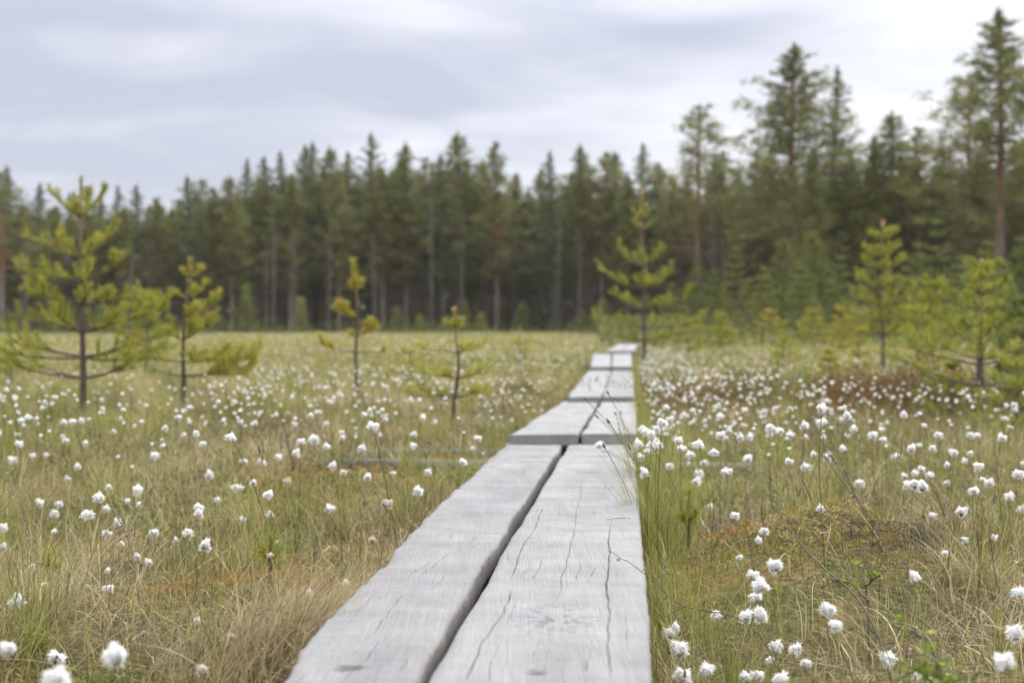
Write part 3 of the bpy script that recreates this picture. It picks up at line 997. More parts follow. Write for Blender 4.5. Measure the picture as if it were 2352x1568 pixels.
# ------------------------------------------------------------------ cottongrass
def fluff_arrays(seed, n, lump=True, big=1.0):
    """white bristle head of radius about 1, stalk end at the origin's underside"""
    r = np.random.default_rng(seed)
    G = Geo()
    sq = r.uniform(0.72, 1.0)
    if lump:
        th = np.linspace(0.05, pi - 0.05, 9)
        ph = np.arange(12) / 12 * 2 * pi
        T, PH = np.meshgrid(th, ph, indexing='ij')
        R = 0.66 * (0.88 + 0.24 * r.random(T.shape))
        v = np.stack([R * np.sin(T) * np.cos(PH), R * np.sin(T) * np.sin(PH), R * np.cos(T) * sq + 0.05], -1).reshape(-1, 3)
        idx = np.arange(9 * 12).reshape(9, 12)
        nx_ = np.roll(idx, -1, 1)
        q = np.stack([idx[:-1], idx[1:], nx_[1:], nx_[:-1]], -1).reshape(-1, 4)
        G.raw(v, q, None, 0.5)
    d = r.normal(size=(n, 3))
    d /= np.linalg.norm(d, axis=1, keepdims=True)
    d[:, 2] = d[:, 2] * sq + 0.12
    lobes = 0.82 + 0.42 * np.sin(d[:, 0] * 4 + seed) * np.cos(d[:, 1] * 3.3 + seed * 2)
    ln = lobes * r.uniform(0.75, 1.15, n)
    p0 = d * 0.5 + r.normal(0, 0.08, (n, 3))
    side = np.cross(d, r.normal(size=(n, 3)))
    side /= np.linalg.norm(side, axis=1, keepdims=True) + 1e-9
    w = r.uniform(0.05, 0.10, n)[:, None] * big
    mid = d * (ln * 0.65)[:, None]
    tip = d * ln[:, None]
    tip += r.normal(0, 0.10, (n, 3))
    tip[:, 2] -= 0.24 * ln * (1 - np.abs(d[:, 2]))
    G.tri(np.stack([mid - side * w, mid + side * w, tip + side * w * 0.2], 1), r.random(n))
    G.tri(np.stack([mid + side * w, mid - side * w, p0], 1), r.random(n))
    v1, q1, t1, a1 = G.arrays()
    B = Geo()
    m = 10
    a = r.random(m) * 2 * pi
    rr = r.uniform(0.25, 0.6, m)
    b0 = np.stack([np.cos(a) * 0.05, np.sin(a) * 0.05, np.full(m, -0.68)], -1)
    b1 = np.stack([np.cos(a) * rr, np.sin(a) * rr, r.uniform(-0.55, -0.15, m)], -1) * np.array([1, 1, 1.0])
    sd = np.stack([-np.sin(a), np.cos(a), np.zeros(m)], -1) * 0.07
    B.tri(np.stack([b0 - sd, b0 + sd, b1], 1), r.random(m))
    # a dark tuft of scales showing through on one side
    k = int(r.integers(2, 7))
    c = np.array([r.uniform(-0.5, 0.5), -0.8, r.uniform(-0.25, 0.35)])
    e = c + r.normal(0, 0.16, (k, 3))
    sd = r.normal(0, 0.07, (k, 3))
    B.tri(np.stack([e - sd, e + sd, e + r.normal(0, 0.16, (k, 3))], 1), r.random(k))
    v2, q2, t2, a2 = B.arrays()
    return (v1, q1, t1, a1), (v2, q2, t2, a2)


def head_mesh(seed, n, tan=False):
    (v1, q1, t1, a1), (v2, q2, t2, a2) = fluff_arrays(seed, n)
    t = np.concatenate([t1, t2 + len(v1)])
    mt = np.concatenate([np.zeros(len(t1)), np.ones(len(t2))])
    return mesh_np('seed_head', np.concatenate([v1, v2]), q1, t, mats=[M_TAN if tan else M_COTTON, M_BRACT],
                   attrs={'tone': np.concatenate([a1, a2])}, smooth=True, mat_q=0, mat_t=mt)


HEADS = [head_mesh(200 + k, 760) for k in range(8)]
HEADS_TAN = [head_mesh(300 + k, 420, True) for k in range(2)]
STEMS = []
for k in range(6):
    G = Geo()
    t = np.linspace(0, 1, 8)
    lean = [0.02, 0.10, 0.22, 0.35, 0.5, 0.75][k]
    pts = np.stack([lean * t ** 2, 0.03 * np.sin(t * 3 + k), t * (1 - 0.12 * lean * t)], -1)
    pts[:, 1] -= pts[0, 1]
    G.tube(pts, 0.0042 * (1 - 0.35 * t), 5, 0.2 + 0.1 * k)
    STEMS.append((G.mesh('stem', M_STALK), pts[-1]))

# heads measured on the photograph: x, y, apparent diameter, and old tan ones marked
HERO = [(265, 1505, 54), (15, 1490, 50), (130, 1512, 38), (130, 1562, 62), (40, 1378, 37), (470, 1252, 32), (465, 1540, 42, 1), (250, 1352, 24), (75, 1302, 26), (8, 1256, 24), (8, 1212, 26),
        (200, 1183, 28), (227, 1143, 31), (317, 1126, 25), (243, 1169, 19), (292, 1150, 17), (319, 1159, 18), (268, 1200, 22), (279, 1249, 19), (356, 1223, 22), (455, 1165, 30), (456, 1180, 26), (556, 1194, 24),
        (617, 1136, 27), (582, 1108, 23), (541, 1121, 22), (621, 1181, 22), (355, 1047, 21), (530, 1004, 28), (450, 997, 20), (636, 1248, 23, 1), (620, 1275, 22, 1), (855, 1240, 30, 1), (889, 1157, 30, 1),
        (960, 1128, 24), (758, 1168, 21), (710, 1360, 20), (795, 1338, 20), (453, 1425, 18), (531, 1462, 28, 1), (136, 1159, 21), (125, 1181, 22), (857, 981, 28), (92, 1155, 18), (124, 1220, 17), (246, 1226, 20), (248, 1310, 20),
        (340, 1290, 22), (315, 1278, 20), (104, 1342, 18), (403, 1240, 16), (660, 1107, 24, 1), (500, 1148, 16), (512, 968, 16), (765, 1070, 22), (790, 1085, 20), (845, 1095, 22), (410, 960, 16), (28, 1057, 18), (155, 1100, 16),
        (250, 1118, 20), (45, 1020, 20), (196, 1018, 18), (75, 1047, 16), (680, 1040, 20), (600, 1060, 18), (640, 1050, 20), (720, 1010, 22), (750, 1025, 20), (690, 1015, 22), (830, 1030, 20), (560, 1060, 18), (480, 1090, 20),
        (1778, 1300, 46), (1730, 1322, 30), (1746, 1345, 37), (1738, 1369, 37), (1712, 1416, 40), (1745, 1412, 37), (1903, 1400, 42), (1920, 1437, 43), (2100, 1325, 33), (1645, 1413, 25), (1690, 1185, 21), (1605, 1021, 27),
        (1537, 1455, 34), (1552, 1442, 22), (1560, 1490, 42), (1785, 1484, 37), (1828, 1493, 37), (1770, 1517, 26), (1852, 1523, 26), (1622, 1536, 38), (1570, 1553, 46), (1710, 1554, 34), (1740, 1551, 32), (1795, 1562, 38),
        (2040, 1516, 42), (2305, 1520, 58), (2330, 1455, 40), (2341, 1361, 36), (2115, 1554, 42), (1885, 1168, 25), (2210, 1176, 31), (2085, 1115, 26), (2103, 1114, 28), (2120, 1118, 28), (2145, 1184, 22), (2320, 1140, 28),
        (2272, 1110, 26), (2248, 1072, 28), (2190, 1040, 22), (1718, 1054, 25), (1664, 1085, 25), (1672, 1082, 22), (1755, 1220, 20), (1742, 1240, 18), (1700, 1280, 18), (2217, 1240, 22), (2171, 1270, 20), (1632, 1165, 20),
        (1378, 1023, 20), (1388, 1033, 18), (1404, 1122, 22), (1408, 1138, 20), (1500, 1085, 26), (1488, 1036, 24), (1520, 972, 26), (1484, 992, 24), (1498, 1000, 26), (1476, 985, 22), (1512, 985, 24), (1494, 1022, 26),
        (1508, 1018, 22), (1545, 1022, 24), (1565, 1030, 24), (1560, 1012, 24), (1605, 1090, 22), (1600, 1105, 24), (1585, 1045, 24), (1640, 1040, 22), (1655, 1000, 22), (1700, 1005, 22), (1770, 985, 24), (1790, 990, 22),
        (1815, 1000, 22), (1889, 938, 27), (1886, 972, 24), (1848, 978, 24), (1945, 955, 22), (1960, 985, 20), (2005, 1000, 22), (2030, 1010, 20), (2115, 1078, 24), (2155, 1000, 20), (1975, 1110, 20), (1850, 1073, 22), (1900, 1050, 22),
        (1935, 1030, 22), (2060, 1050, 20), (2175, 1110, 20), (2230, 1000, 20), (2300, 1005, 22), (2340, 1090, 26), (2346, 1170, 24), (2285, 1235, 20), (1465, 1020, 22), (1472, 1050, 22), (1530, 1130, 20), (1580, 1150, 20)]

cands = []        # (depth, tip xyz, diameter, stem kind, rz, tan)
for h_ in HERO:
    X, Y, s_ = h_[:3]
    dia = 0.029 * (0.92 + 0.16 * random.random())
    d = dia * FPX / s_
    P = at_d(X, Y, d)
    g = gzf(P[0], P[1])
    if P[2] < g + 0.07:           # too low for that distance: a smaller head nearer the viewer
        for _ in range(30):
            d *= 0.97
            P = at_d(X, Y, d)
            if P[2] >= gzf(P[0], P[1]) + 0.07:
                break
    if P[2] > g + 0.40:
        for _ in range(30):
            d *= 1.03
            P = at_d(X, Y, d)
            if P[2] <= gzf(P[0], P[1]) + 0.40:
                break
    cands.append((P, s_ * d / FPX, len(h_) > 3))
hero_pts = np.array([c[0] for c in cands])


def cdens(x, y):
    c = fbm(x * 0.55 + 9, y * 0.35, 131, 3)
    d = np.clip((c - 0.36) * 4.0, 0.05, 1.5)
    d = d * np.interp(y, [0, 2.4, 3.6, 5.5, 8, 14, 24, 40, 60, 75], [0.0, 0.04, 0.30, 1.0, 1.35, 1.25, 1.2, 1.1, 0.6, 0.0])
    d = d * np.clip(0.25 + 1.6 * vnoise(x * 2.7, y * 2.7, 137) ** 2, 0.2, 2)
    pd = path_dist(x, y)
    d = d * np.where((pd > 0) & (pd < 3.5) & (y > 4.6) & (y < 16), 1.5, 1.0)
    d = d * np.where((pd > 0.1) & (pd < 0.9) & (y > 5.0) & (y < 24), 3.6, 1.0)
    d = d * np.where((x < -2.2) & (y > 7) & (y < 22), 0.45, 1.0)
    d = d * np.where((pd < -0.3) & (x > -1.9) & (y > 4.2) & (y < 9), 1.7, 1.0)
    d = d * np.where((x > 3.5) & (y > 18), 0.5, 1.0)
    d = d * (1 - 0.75 * np.exp(-(((x - HEATH[0]) / 1.0) ** 2 + ((y - HEATH[1]) / 0.7) ** 2)))
    return d


rand = []
for (y0, y1, dens) in ((2.0, 6, 75), (6, 12, 80), (12, 25, 44), (25, 75, 24)):
    x, y = scatter(y0, y1, dens, 0.6)
    keep = off_path(x, y, 0.27) & (RNG.random(len(x)) < cdens(x, y) / 2.6)
    x, y = x[keep], y[keep]
    n = len(x)
    h = RNG.uniform(0.12, 0.29, n) * np.interp(y, [8, 14], [1, 0.8])
    dia = RNG.uniform(0.014, 0.028, n) * (1.0 if y1 < 30 else 1.25)
    z = gz(x, y) + h
    P = np.stack([x, y, z], -1)
    if y0 < 6:
        dd = np.sqrt(((P[:, None, :2] - hero_pts[None, :, :2]) ** 2).sum(-1)).min(1)
        P, dia = P[dd > 0.05], dia[dd > 0.05]
    rand += [(p, float(s), bool(RNG.random() < 0.03)) for p, s in zip(P, dia)]
yd = RNG.uniform(5.6, 24, 420)
xd = np.interp(yd, [1.78, 5.9, 8.9, 14.6, 23, 40], [-0.03, 0.29, 0.53, 0.99, 1.86, 3.35]) + np.abs(RNG.normal(0.36, 0.28, 420)) + 0.12
kk = off_path(xd, yd, 0.27)
for a_, b_ in zip(xd[kk], yd[kk]):
    rand.append((np.array([a_, b_, gzf(a_, b_) + RNG.uniform(0.12, 0.27)]), float(RNG.uniform(0.014, 0.027)), False))
rand.sort(key=lambda c: c[0][1] / c[1])


def to_px(P):
    dx, dy, dz = P[0], P[1], P[2] - CH
    f = dy * CP - dz * SP
    return 1176 + FPX * dx / f, 784 - FPX * (dy * SP + dz * CP) / f


near, far_ = list(cands), []
for c in rand:
    X, Y = to_px(c[0])
    if len(near) < 300 and -10 < X < 2362 and Y < 1580:
        near.append(c)
    else:
        far_.append(c)

ORD = ['first', 'second', 'third', 'fourth', 'fifth', 'sixth', 'seventh', 'eighth', 'ninth', 'tenth', 'eleventh', 'twelfth', 'thirteenth', 'fourteenth', 'fifteenth', 'sixteenth',
       'seventeenth', 'eighteenth', 'nineteenth', 'twentieth']
MARKS = [('the orange moss mound', 1860, 1230), ('the wavy plank knot', 800, 1535), ('the cracked plank knot', 1230, 1545), ('the second section front', 1260, 1005),
         ('the tall sedge tussock', 1490, 1150), ('the tall young pine foot', 190, 950), ('the leaning young pine foot', 418, 945), ('the bare crooked pine foot', 825, 925),
         ('the little pine by the beams', 1042, 1000), ('the beam end in the open bog', 735, 1075), ('the beam end by the birch twigs', 1755, 1050), ('the tips of the birch twigs', 1790, 880),
         ('the brown heather rise', 1960, 925), ('the two-stemmed pine foot', 2262, 985), ('the pine seedling near the sedge', 1585, 1220), ('the pine seedling in the straw', 625, 1310),
         ('the green seedling at the bottom edge', 60, 1560), ('the bottom corner past the moss', 2300, 1560), ('the wavy plank straw tuft', 660, 1470),
         ('the long birch twig base', 1970, 1190), ('grass below the tall young pine', 0, 1180), ('grass below the two-stemmed pine', 2350, 1200), ('the grey leaning twig in the straw', 300, 1180),
         ('the arching birch shoot', 2190, 1310), ('the young pine at the last planks', 1478, 830), ('the olive seedling among straw', 150, 1300), ('the pink bog flowers', 2030, 1500), ('the straw mat before the beams', 600, 1150)]
by_mark = {}
for k, c in enumerate(near):
    X, Y = to_px(c[0])
    best = min(range(len(MARKS)), key=lambda m: math.hypot(X - MARKS[m][1], (Y - MARKS[m][2]) * 1.3))
    mx, my = MARKS[best][1:]
    if abs(Y - my) * 1.2 > abs(X - mx):
        side = 'beyond' if Y < my else 'in front of'
    elif mx in (800, 1230, 1260):
        side = 'on the wavy plank side of' if X < mx else 'on the cracked plank side of'
    else:
        side = 'on the boardwalk side of' if (X > mx) == (mx < 1250) else 'outward of'
    by_mark.setdefault((best, side, near[k][2]), []).append((math.hypot(X - mx, Y - my), k))
labels = {}
for (m, side, tan_), lst in by_mark.items():
    lst.sort()
    for r_, (_, k) in enumerate(lst):
        look = 'old tan cottongrass head' if tan_ else 'white cottongrass head'
        o_ = (ORD[r_] + ' ') if len(lst) > 1 else ''
        labels[k] = f'{o_}{look} {side} {MARKS[m][0]}'

for k, (P, dia, tan) in enumerate(near):
    hgt_guess = max(P[2] - gzf(P[0], P[1]), 0.06)
    sk = random.choices(range(6), [2, 3, 3.5, 2.5, 1.5, 1])[0]
    rz = random.random() * 2 * pi
    me, tip = STEMS[sk]
    hh = hgt_guess / tip[2]
    for _ in range(3):
        tx = (tip[0] * math.cos(rz) - tip[1] * math.sin(rz)) * hh
        ty = (tip[0] * math.sin(rz) + tip[1] * math.cos(rz)) * hh
        bx, by = P[0] - tx, P[1] - ty
        if not off_path(np.array([bx]), np.array([by]))[0]:
            rz = pi if path_dist(bx, by) > 0 else 0.0      # root beside the plank, leaning over it
            sk = 5
            me, tip = STEMS[sk]
        bz = gzf(bx, by)
        hh = max(P[2] - bz, 0.05) / tip[2]
    rt = thing('cotton_grass', labels[k], 'cottongrass', (bx, by, bz), 'cottongrass in the bog', rz)
    st = obj('stem', me, rt)
    st.scale = (hh, hh, hh)
    hd = obj('seed_head', HEADS_TAN[k % 2] if tan else HEADS[k % 8], rt, tuple(np.array(tip) * hh))
    s = dia * 0.5 * random.uniform(0.85, 1.2)
    hd.scale = (s, s * random.uniform(0.85, 1.1), s * random.uniform(0.8, 1.1))
    tilt = [0.05, 0.15, 0.35, 0.5, 0.8, 1.2][sk]
    hd.rotation_euler = (random.uniform(-0.3, 0.3), tilt + random.uniform(-0.2, 0.2), random.random() * 6.28 - rz)

# the rest of the drift, further off: one mass
G1, G2 = Geo(), Geo()
low = [fluff_arrays(400 + k, 60, True, 2.2) for k in range(6)]
lowest = [fluff_arrays(450 + k, 26, True, 3.5) for k in range(6)]
for c in far_:
    P, dia, tan = c
    src = (low if P[1] < 14 else lowest)[random.randrange(6)]
    a = random.random() * 6.28
    ca, sa = math.cos(a), math.sin(a)
    R = np.array([[ca, -sa, 0], [sa, ca, 0], [0, 0, 1]]) * (dia * 0.5)
    (v1, q1, t1, a1), _b = src
    G1.raw(v1 @ R.T + P, q1, t1, a1)
    if P[1] < 20:
        g = gzf(P[0], P[1])
        G2.tube([(P[0] + random.uniform(-.03, .03), P[1] + random.uniform(-.03, .03), g - 0.01), (P[0], P[1], 0.5 * (g + P[2])), tuple(P)], 0.0012, 3, random.random())
v1, q1, t1, a1 = G1.arrays()
v2, q2, t2, a2 = G2.arrays()
qq = np.concatenate([q1, q2 + len(v1)])
drift = mesh_np('cotton_grass_drift', np.concatenate([v1, v2]), qq, t1, mats=[M_COTTON, M_STALK], attrs={'tone': np.concatenate([a1, a2])},
                mat_q=np.concatenate([np.zeros(len(q1)), np.ones(len(q2))]), mat_t=0)
tag(obj('cotton_grass_drift', drift), 'countless white cottongrass heads over the far bog', 'cottongrass', kind='stuff')
print('cotton', len(near), len(far_))


# ------------------------------------------------------------------ young pines
def needles(G, segs, rng, per_m=1300, ln=0.05, w=0.0045, tone=0.5, spread=0.75):
    """bottle-brush needles around each shoot (p0, p1)"""
    if not segs:
        return
    S = np.array(segs)
    p0, p1 = S[:, 0], S[:, 1]
    tl = np.linalg.norm(p1 - p0, axis=1)
    cnt = np.maximum((tl * per_m).astype(int), 6)
    idx = np.repeat(np.arange(len(S)), cnt)
    n = len(idx)
    t = rng.random(n)
    ax = (p1 - p0)[idx] / (tl[idx][:, None] + 1e-9)
    base = p0[idx] + (p1 - p0)[idx] * t[:, None]
    r = rng.normal(size=(n, 3))
    r -= (r * ax).sum(1, keepdims=True) * ax
    r /= np.linalg.norm(r, axis=1, keepdims=True) + 1e-9
    ang = rng.normal(spread, 0.2, n)[:, None]
    d = ax * np.cos(ang) + r * np.sin(ang)
    L_ = ln * rng.uniform(0.7, 1.15, n)[:, None]
    side = np.cross(d, rng.normal(size=(n, 3)))
    side /= np.linalg.norm(side, axis=1, keepdims=True) + 1e-9
    side *= w * 0.5
    shoot_t = rng.normal(0, 0.13, len(S))[idx]
    G.tri(np.stack([base - side, base + side, base + d * L_], 1), np.clip(tone + shoot_t + rng.normal(0, 0.1, n), 0, 1))


def branch(T, segs, p, az, elev, L_, rng, r0, bare=0.35, curl=0.7, subs=3, bush=1.0):
    """one limb: bare inner wood, needle-clad upturned tip, side shoots"""
    n = 7
    pts = [np.array(p, float)]
    e = elev
    for k in range(n):
        e2 = e + curl * (k / n)
        a2 = az + rng.normal(0, 0.08)
        pts.append(pts[-1] + L_ / n * np.array([math.cos(e2) * math.cos(a2), math.cos(e2) * math.sin(a2), math.sin(e2)]))
    pts = np.array(pts)
    T.tube(pts, r0 * (1 - 0.75 * np.linspace(0, 1, n + 1)), 5)
    k0 = int(bare * n)
    for k in range(k0, n):
        segs.append((pts[k], pts[k + 1]))
    for _ in range(int(subs)):
        k = rng.integers(max(k0 - 1, 1), n)
        a2 = az + rng.choice([-1, 1]) * rng.uniform(0.5, 1.0)
        sl = L_ * rng.uniform(0.22, 0.42) * bush
        q = pts[k]
        e2 = elev + rng.uniform(0.1, 0.6)
        q1 = q + sl * 0.5 * np.array([math.cos(e2) * math.cos(a2), math.cos(e2) * math.sin(a2), math.sin(e2)])
        q2 = q1 + sl * 0.5 * np.array([math.cos(e2 + .4) * math.cos(a2), math.cos(e2 + .4) * math.sin(a2), math.sin(e2 + .4)])
        T.tube([q, q1, q2], [r0 * 0.4, r0 * 0.35, r0 * 0.2], 4)
        segs += [(q + (q1 - q) * 0.3, q1), (q1, q2)]


def young_pine(label, X, Y, top, seed, whorls, lean=0.0, tone=0.55, tips=False, mat=None, depth=None, crook=0.02, leader=0.16, per_m=680, nl=0.048, nw=0.0045, r_base=None, name='young_pine', group='young pines on the open bog', topX=None, bark=None):
    """whorls: (height fraction, [(azimuth deg, length fraction of height, elevation deg, bare fraction, side shoots)])"""
    rng = np.random.default_rng(seed)
    base = on_z(X, Y, 0.0) if depth is None else at_d(X, Y, depth)
    d = base[1]
    H = (Y - top) * d / FPX if depth is None else (CH + (742 - top) * d / FPX)
    bz = gzf(base[0], base[1])
    dx = 0.0 if topX is None else (topX - X) * d / FPX
    T, segs = Geo(), []
    t = np.linspace(0, 1, 14)
    cx = dx * t + crook * H * np.sin(t * 5 + seed) * t * (1 - t) * 2
    cy = crook * H * np.cos(t * 4.2 + seed) * t * (1 - t) * 2
    tr = np.stack([cx, cy, H * t - 0.03 * (t == 0)], -1)
    rb = r_base or 0.012 * H + 0.004
    T.tube(tr, rb * (1 - 0.85 * t) + 0.002, 8)

    def on_trunk(f):
        return np.array([np.interp(f, t, tr[:, 0]), np.interp(f, t, tr[:, 1]), np.interp(f, t, tr[:, 2])])

    for k in range(4):
        f0, f1 = 1 - leader + leader * k / 4, 1 - leader + leader * (k + 1) / 4
        segs.append((on_trunk(f0), on_trunk(f1)))
    for f, brs in whorls:
        for (az, lf, el, bare, subs) in brs:
            branch(T, segs, on_trunk(f), math.radians(az), math.radians(el * 0.75), lf * H, rng, rb * 0.45 * (1 - 0.6 * f) + 0.0012, bare, rng.uniform(-0.15, 0.45), subs + 1)
    C = Geo()
    needles(C, segs, rng, per_m, nl, nw, tone)
    rt = thing(name, label, 'young pine', (base[0], base[1], bz), group)
    obj('trunk', T.mesh('trunk', bark or M_YBARK), rt)
    obj('crown', C.mesh('crown', mat or M_NEEDLE, smooth=False), rt)
    if tips:
        for (f, ox, L2) in ((1.0, 0.0, 0.045), (0.93, 0.045, 0.03), (0.86, -0.05, 0.025)):
            K = Geo()
            p = on_trunk(f)
            p = p + np.array([ox * H * 0.6, rng.normal(0, 0.01), 0])
            for q_ in range(3):
                K.tube([p, p + np.array([rng.normal(0, .008), rng.normal(0, .008), L2 * H * 0.5]), p + np.array([rng.normal(0, .012), rng.normal(0, .012), L2 * H])], [0.010 * H, 0.009 * H, 0.002], 5, rng.random())
            obj('shoot_tip', K.mesh('shoot_tip', M_CANDLE), rt)
    return rt


def auto_whorls(seed, n, f0, f1, w0, w1, per=5, el0=12, el1=45, bare=0.25, subs=4):
    r = random.Random(seed)
    out = []
    for k in range(n):
        f = f0 + (f1 - f0) * k / max(n - 1, 1)
        w = w0 + (w1 - w0) * k / max(n - 1, 1)
        a0 = r.random() * 360
        out.append((f + r.uniform(-.015, .015), [(a0 + 360 * i / per + r.uniform(-20, 20), w * r.uniform(0.7, 1.15), el0 + (el1 - el0) * f + r.uniform(-8, 8), bare, subs) for i in range(per)]))
    return out


# tall young pine standing nearest the viewer on the open side
W = [(0.83, [(200, .17, 50, .1, 3), (-15, .19, 48, .1, 3), (80, .14, 55, .1, 2), (265, .13, 55, .1, 2), (140, .12, 45, .1, 2)]),
     (0.66, [(185, .25, 30, .25, 4), (150, .17, 40, .2, 3), (60, .16, 42, .2, 3), (-40, .12, 40, .2, 3), (250, .16, 40, .2, 3), (5, .23, 45, .55, 2)]),
     (0.555, [(178, .28, 18, .4, 5), (5, .24, 35, .45, 5), (215, .22, 20, .3, 4), (100, .2, 30, .3, 4), (-60, .18, 30, .3, 3)]),
     (0.46, [(170, .29, 20, .5, 4), (-5, .25, 12, .5, 5), (230, .25, 20, .4, 4), (80, .2, 25, .3, 4), (300, .2, 25, .3, 3)]),
     (0.345, [(182, .29, 24, .4, 5), (2, .38, 18, .35, 6), (140, .26, 20, .4, 5), (30, .33, 15, .35, 5), (260, .25, 20, .3, 4), (320, .3, 15, .3, 5)]),
     (0.24, [(175, .34, 14, .6, 3), (-8, .34, 14, .55, 3), (28, .38, 8, .55, 3), (215, .34, -6, .6, 3), (322, .4, -8, .55, 4), (140, .36, 10, .55, 3)]),
     (0.15, [(200, .28, 8, .7, 2), (-30, .30, 8, .65, 3), (40, .28, 8, .65, 2), (160, .24, 10, .9, 0), (12, .22, 14, .95, 0)])]
young_pine('tall young pine with open whorls and long low boughs, alone on the bog', 190, 950, 408, 1, W, topX=188, crook=0.012, leader=0.17)
W = [(0.88, [(10, .10, 45, .1, 2), (190, .07, 50, .1, 1)]), (0.74, [(8, .17, 50, .2, 3), (60, .12, 45, .2, 2), (200, .09, 40, .1, 1)]),
     (0.60, [(5, .26, 45, .3, 6), (40, .2, 40, .2, 4), (-40, .2, 40, .2, 4), (185, .32, 25, .5, 3)]), (0.47, [(0, .28, 42, .2, 7), (60, .22, 35, .2, 5), (-50, .22, 35, .2, 5), (200, .14, 30, .2, 3)]),
     (0.33, [(8, .45, 8, .35, 7), (-12, .50, 8, .35, 7), (40, .4, 6, .35, 6), (195, .28, 8, .3, 5), (300, .35, 5, .3, 5)]), (0.24, [(-4, .50, 2, .45, 6), (25, .46, 2, .45, 6), (170, .2, 4, .9, 0), (330, .4, 0, .4, 5)])]
young_pine('leaning young pine with foliage bunched on one flank', 418, 945, 590, 2, W, topX=438, crook=0.03, tone=0.62, leader=0.17)
W = auto_whorls(3, 5, 0.25, 0.85, 0.45, 0.2, 5, 5, 40, 0.35, 5)
young_pine('low bushy pine between the tall young pine and the leaning one', 335, 862, 662, 3, W, topX=345, tone=0.45)
W = [(0.80, [(20, .06, 60, 0, 2), (190, .05, 60, 0, 2), (90, .05, 60, 0, 1)]), (0.58, [(185, .19, 42, .45, 3), (178, .15, 55, .3, 3)]), (0.53, [(350, .1, 30, .3, 2)]), (0.47, [(10, .16, 30, .55, 2), (200, .05, 30, .2, 1)]), (0.36, [(190, .25, 10, .75, 2), (0, .2, 5, .95, 0)])]
young_pine('bare crooked sapling pine with a few yellow tufts', 825, 935, 602, 4, W, topX=811, crook=0.04, tone=0.85, leader=0.22, per_m=1400, nl=0.055, r_base=0.014)
W = [(0.86, [(10, .1, 55, 0, 2), (190, .09, 50, 0, 2), (100, .09, 50, 0, 2)]), (0.66, [(0, .26, 20, .3, 4), (180, .30, 14, .5, 3), (60, .2, 25, .3, 3), (300, .22, 20, .2, 3)]), (0.45, [(5, .25, 20, .2, 5), (175, .35, 12, .4, 5), (45, .3, 15, .3, 4), (230, .3, 12, .3, 5)]),
     (0.3, [(0, .3, 8, .3, 5), (190, .4, 4, .4, 5), (320, .3, 8, .3, 5), (220, .35, 4, .3, 5)])]
young_pine('small pine with a thick top tuft behind the beams', 1042, 1000, 720, 5, W, topX=1045, crook=0.07, tone=0.6, tips=True, leader=0.14, per_m=330)
young_pine('yellowing pine sprig far out before the forest', 1193, 850, 752, 6, [(0.6, [(20, .3, 45, 0, 2), (170, .25, 50, 0, 2)]), (0.4, [(0, .3, 40, 0, 2)])], tone=0.9, leader=0.5, per_m=600, nw=0.006)
W = [(0.86, [(0, .07, 55, 0, 2), (180, .07, 55, 0, 2), (90, .07, 55, 0, 2), (270, .06, 55, 0, 2)]), (0.80, [(30, .07, 35, 0, 2), (200, .07, 35, 0, 2), (120, .07, 35, 0, 2)])] + \
    [(0.57, [(0, .18, 48, .3, 5), (180, .19, 45, .3, 5), (80, .14, 40, .2, 4), (260, .14, 40, .2, 4), (140, .14, 40, .2, 4)]), (0.43, [(5, .22, 38, .35, 6), (176, .29, 22, .35, 6), (70, .2, 30, .3, 5), (250, .2, 30, .3, 5), (310, .2, 30, .3, 5)]),
     (0.31, [(0, .27, 16, .3, 6), (185, .24, 30, .3, 6), (120, .2, 25, .2, 5), (300, .2, 25, .2, 5)]), (0.2, [(0, .34, 10, .3, 6), (182, .31, 14, .3, 6), (60, .25, 12, .2, 6), (230, .25, 12, .2, 6)]), (0.13, [(10, .26, 2, .2, 6), (170, .24, 2, .2, 6), (290, .24, 2, .2, 6)])]
young_pine('slender young pine rising straight behind the last planks', 1480, 828, 446, 7, W, topX=1474, tone=0.5, tips=True, crook=0.008, leader=0.1, per_m=330, nl=0.075, nw=0.0075)
W = auto_whorls(8, 7, 0.26, 0.9, 0.30, 0.12, 5, 5, 50, 0.2, 5)
young_pine('yellow green young pine with upswept arms beyond the heather rise', 2028, 862, 518, 8, W, topX=2026, tone=0.55, tips=True, crook=0.015, leader=0.14, per_m=430, nl=0.06, nw=0.0055)
W = auto_whorls(9, 6, 0.45, 0.93, 0.30, 0.08, 4, 8, 50, 0.35, 3) + [(0.3, [(0, .45, 4, .9, 1), (185, .4, 4, .9, 1), (100, .3, 4, .9, 0), (165, .5, 10, .5, 4), (20, .5, 8, .55, 4)]), (0.18, [(10, .4, 2, .97, 0), (180, .36, 0, .97, 0)]), (0.42, [(180, .5, 12, .45, 5), (3, .5, 14, .45, 5)])]
young_pine('two-stemmed young pine with dead lower twigs at the picture edge', 2262, 985, 596, 9, W, topX=2250, tone=0.5, tips=True, crook=0.02, leader=0.1, per_m=430, nl=0.04)
W = auto_whorls(10, 4, 0.5, 0.95, 0.4, 0.15, 5, 5, 45, 0.25, 5)
young_pine('second thin stem growing against the two-stemmed pine', 2246, 950, 640, 10, W, topX=2258, tone=0.35, leader=0.15)
young_pine('bushy young pine half cut off by the frame beside the two-stemmed pine', 2372, 960, 690, 12, auto_whorls(12, 6, 0.15, 0.9, 0.5, 0.2, 6, 5, 45, 0.2, 5), tone=0.35, mat=M_NEEDLE_B)
young_pine('low yellow pine bush below the upswept young pine', 1935, 815, 700, 13, auto_whorls(13, 5, 0.15, 0.85, 0.42, 0.2, 5, 10, 50, 0.1, 4), tone=0.8, per_m=500, nl=0.06, nw=0.007)
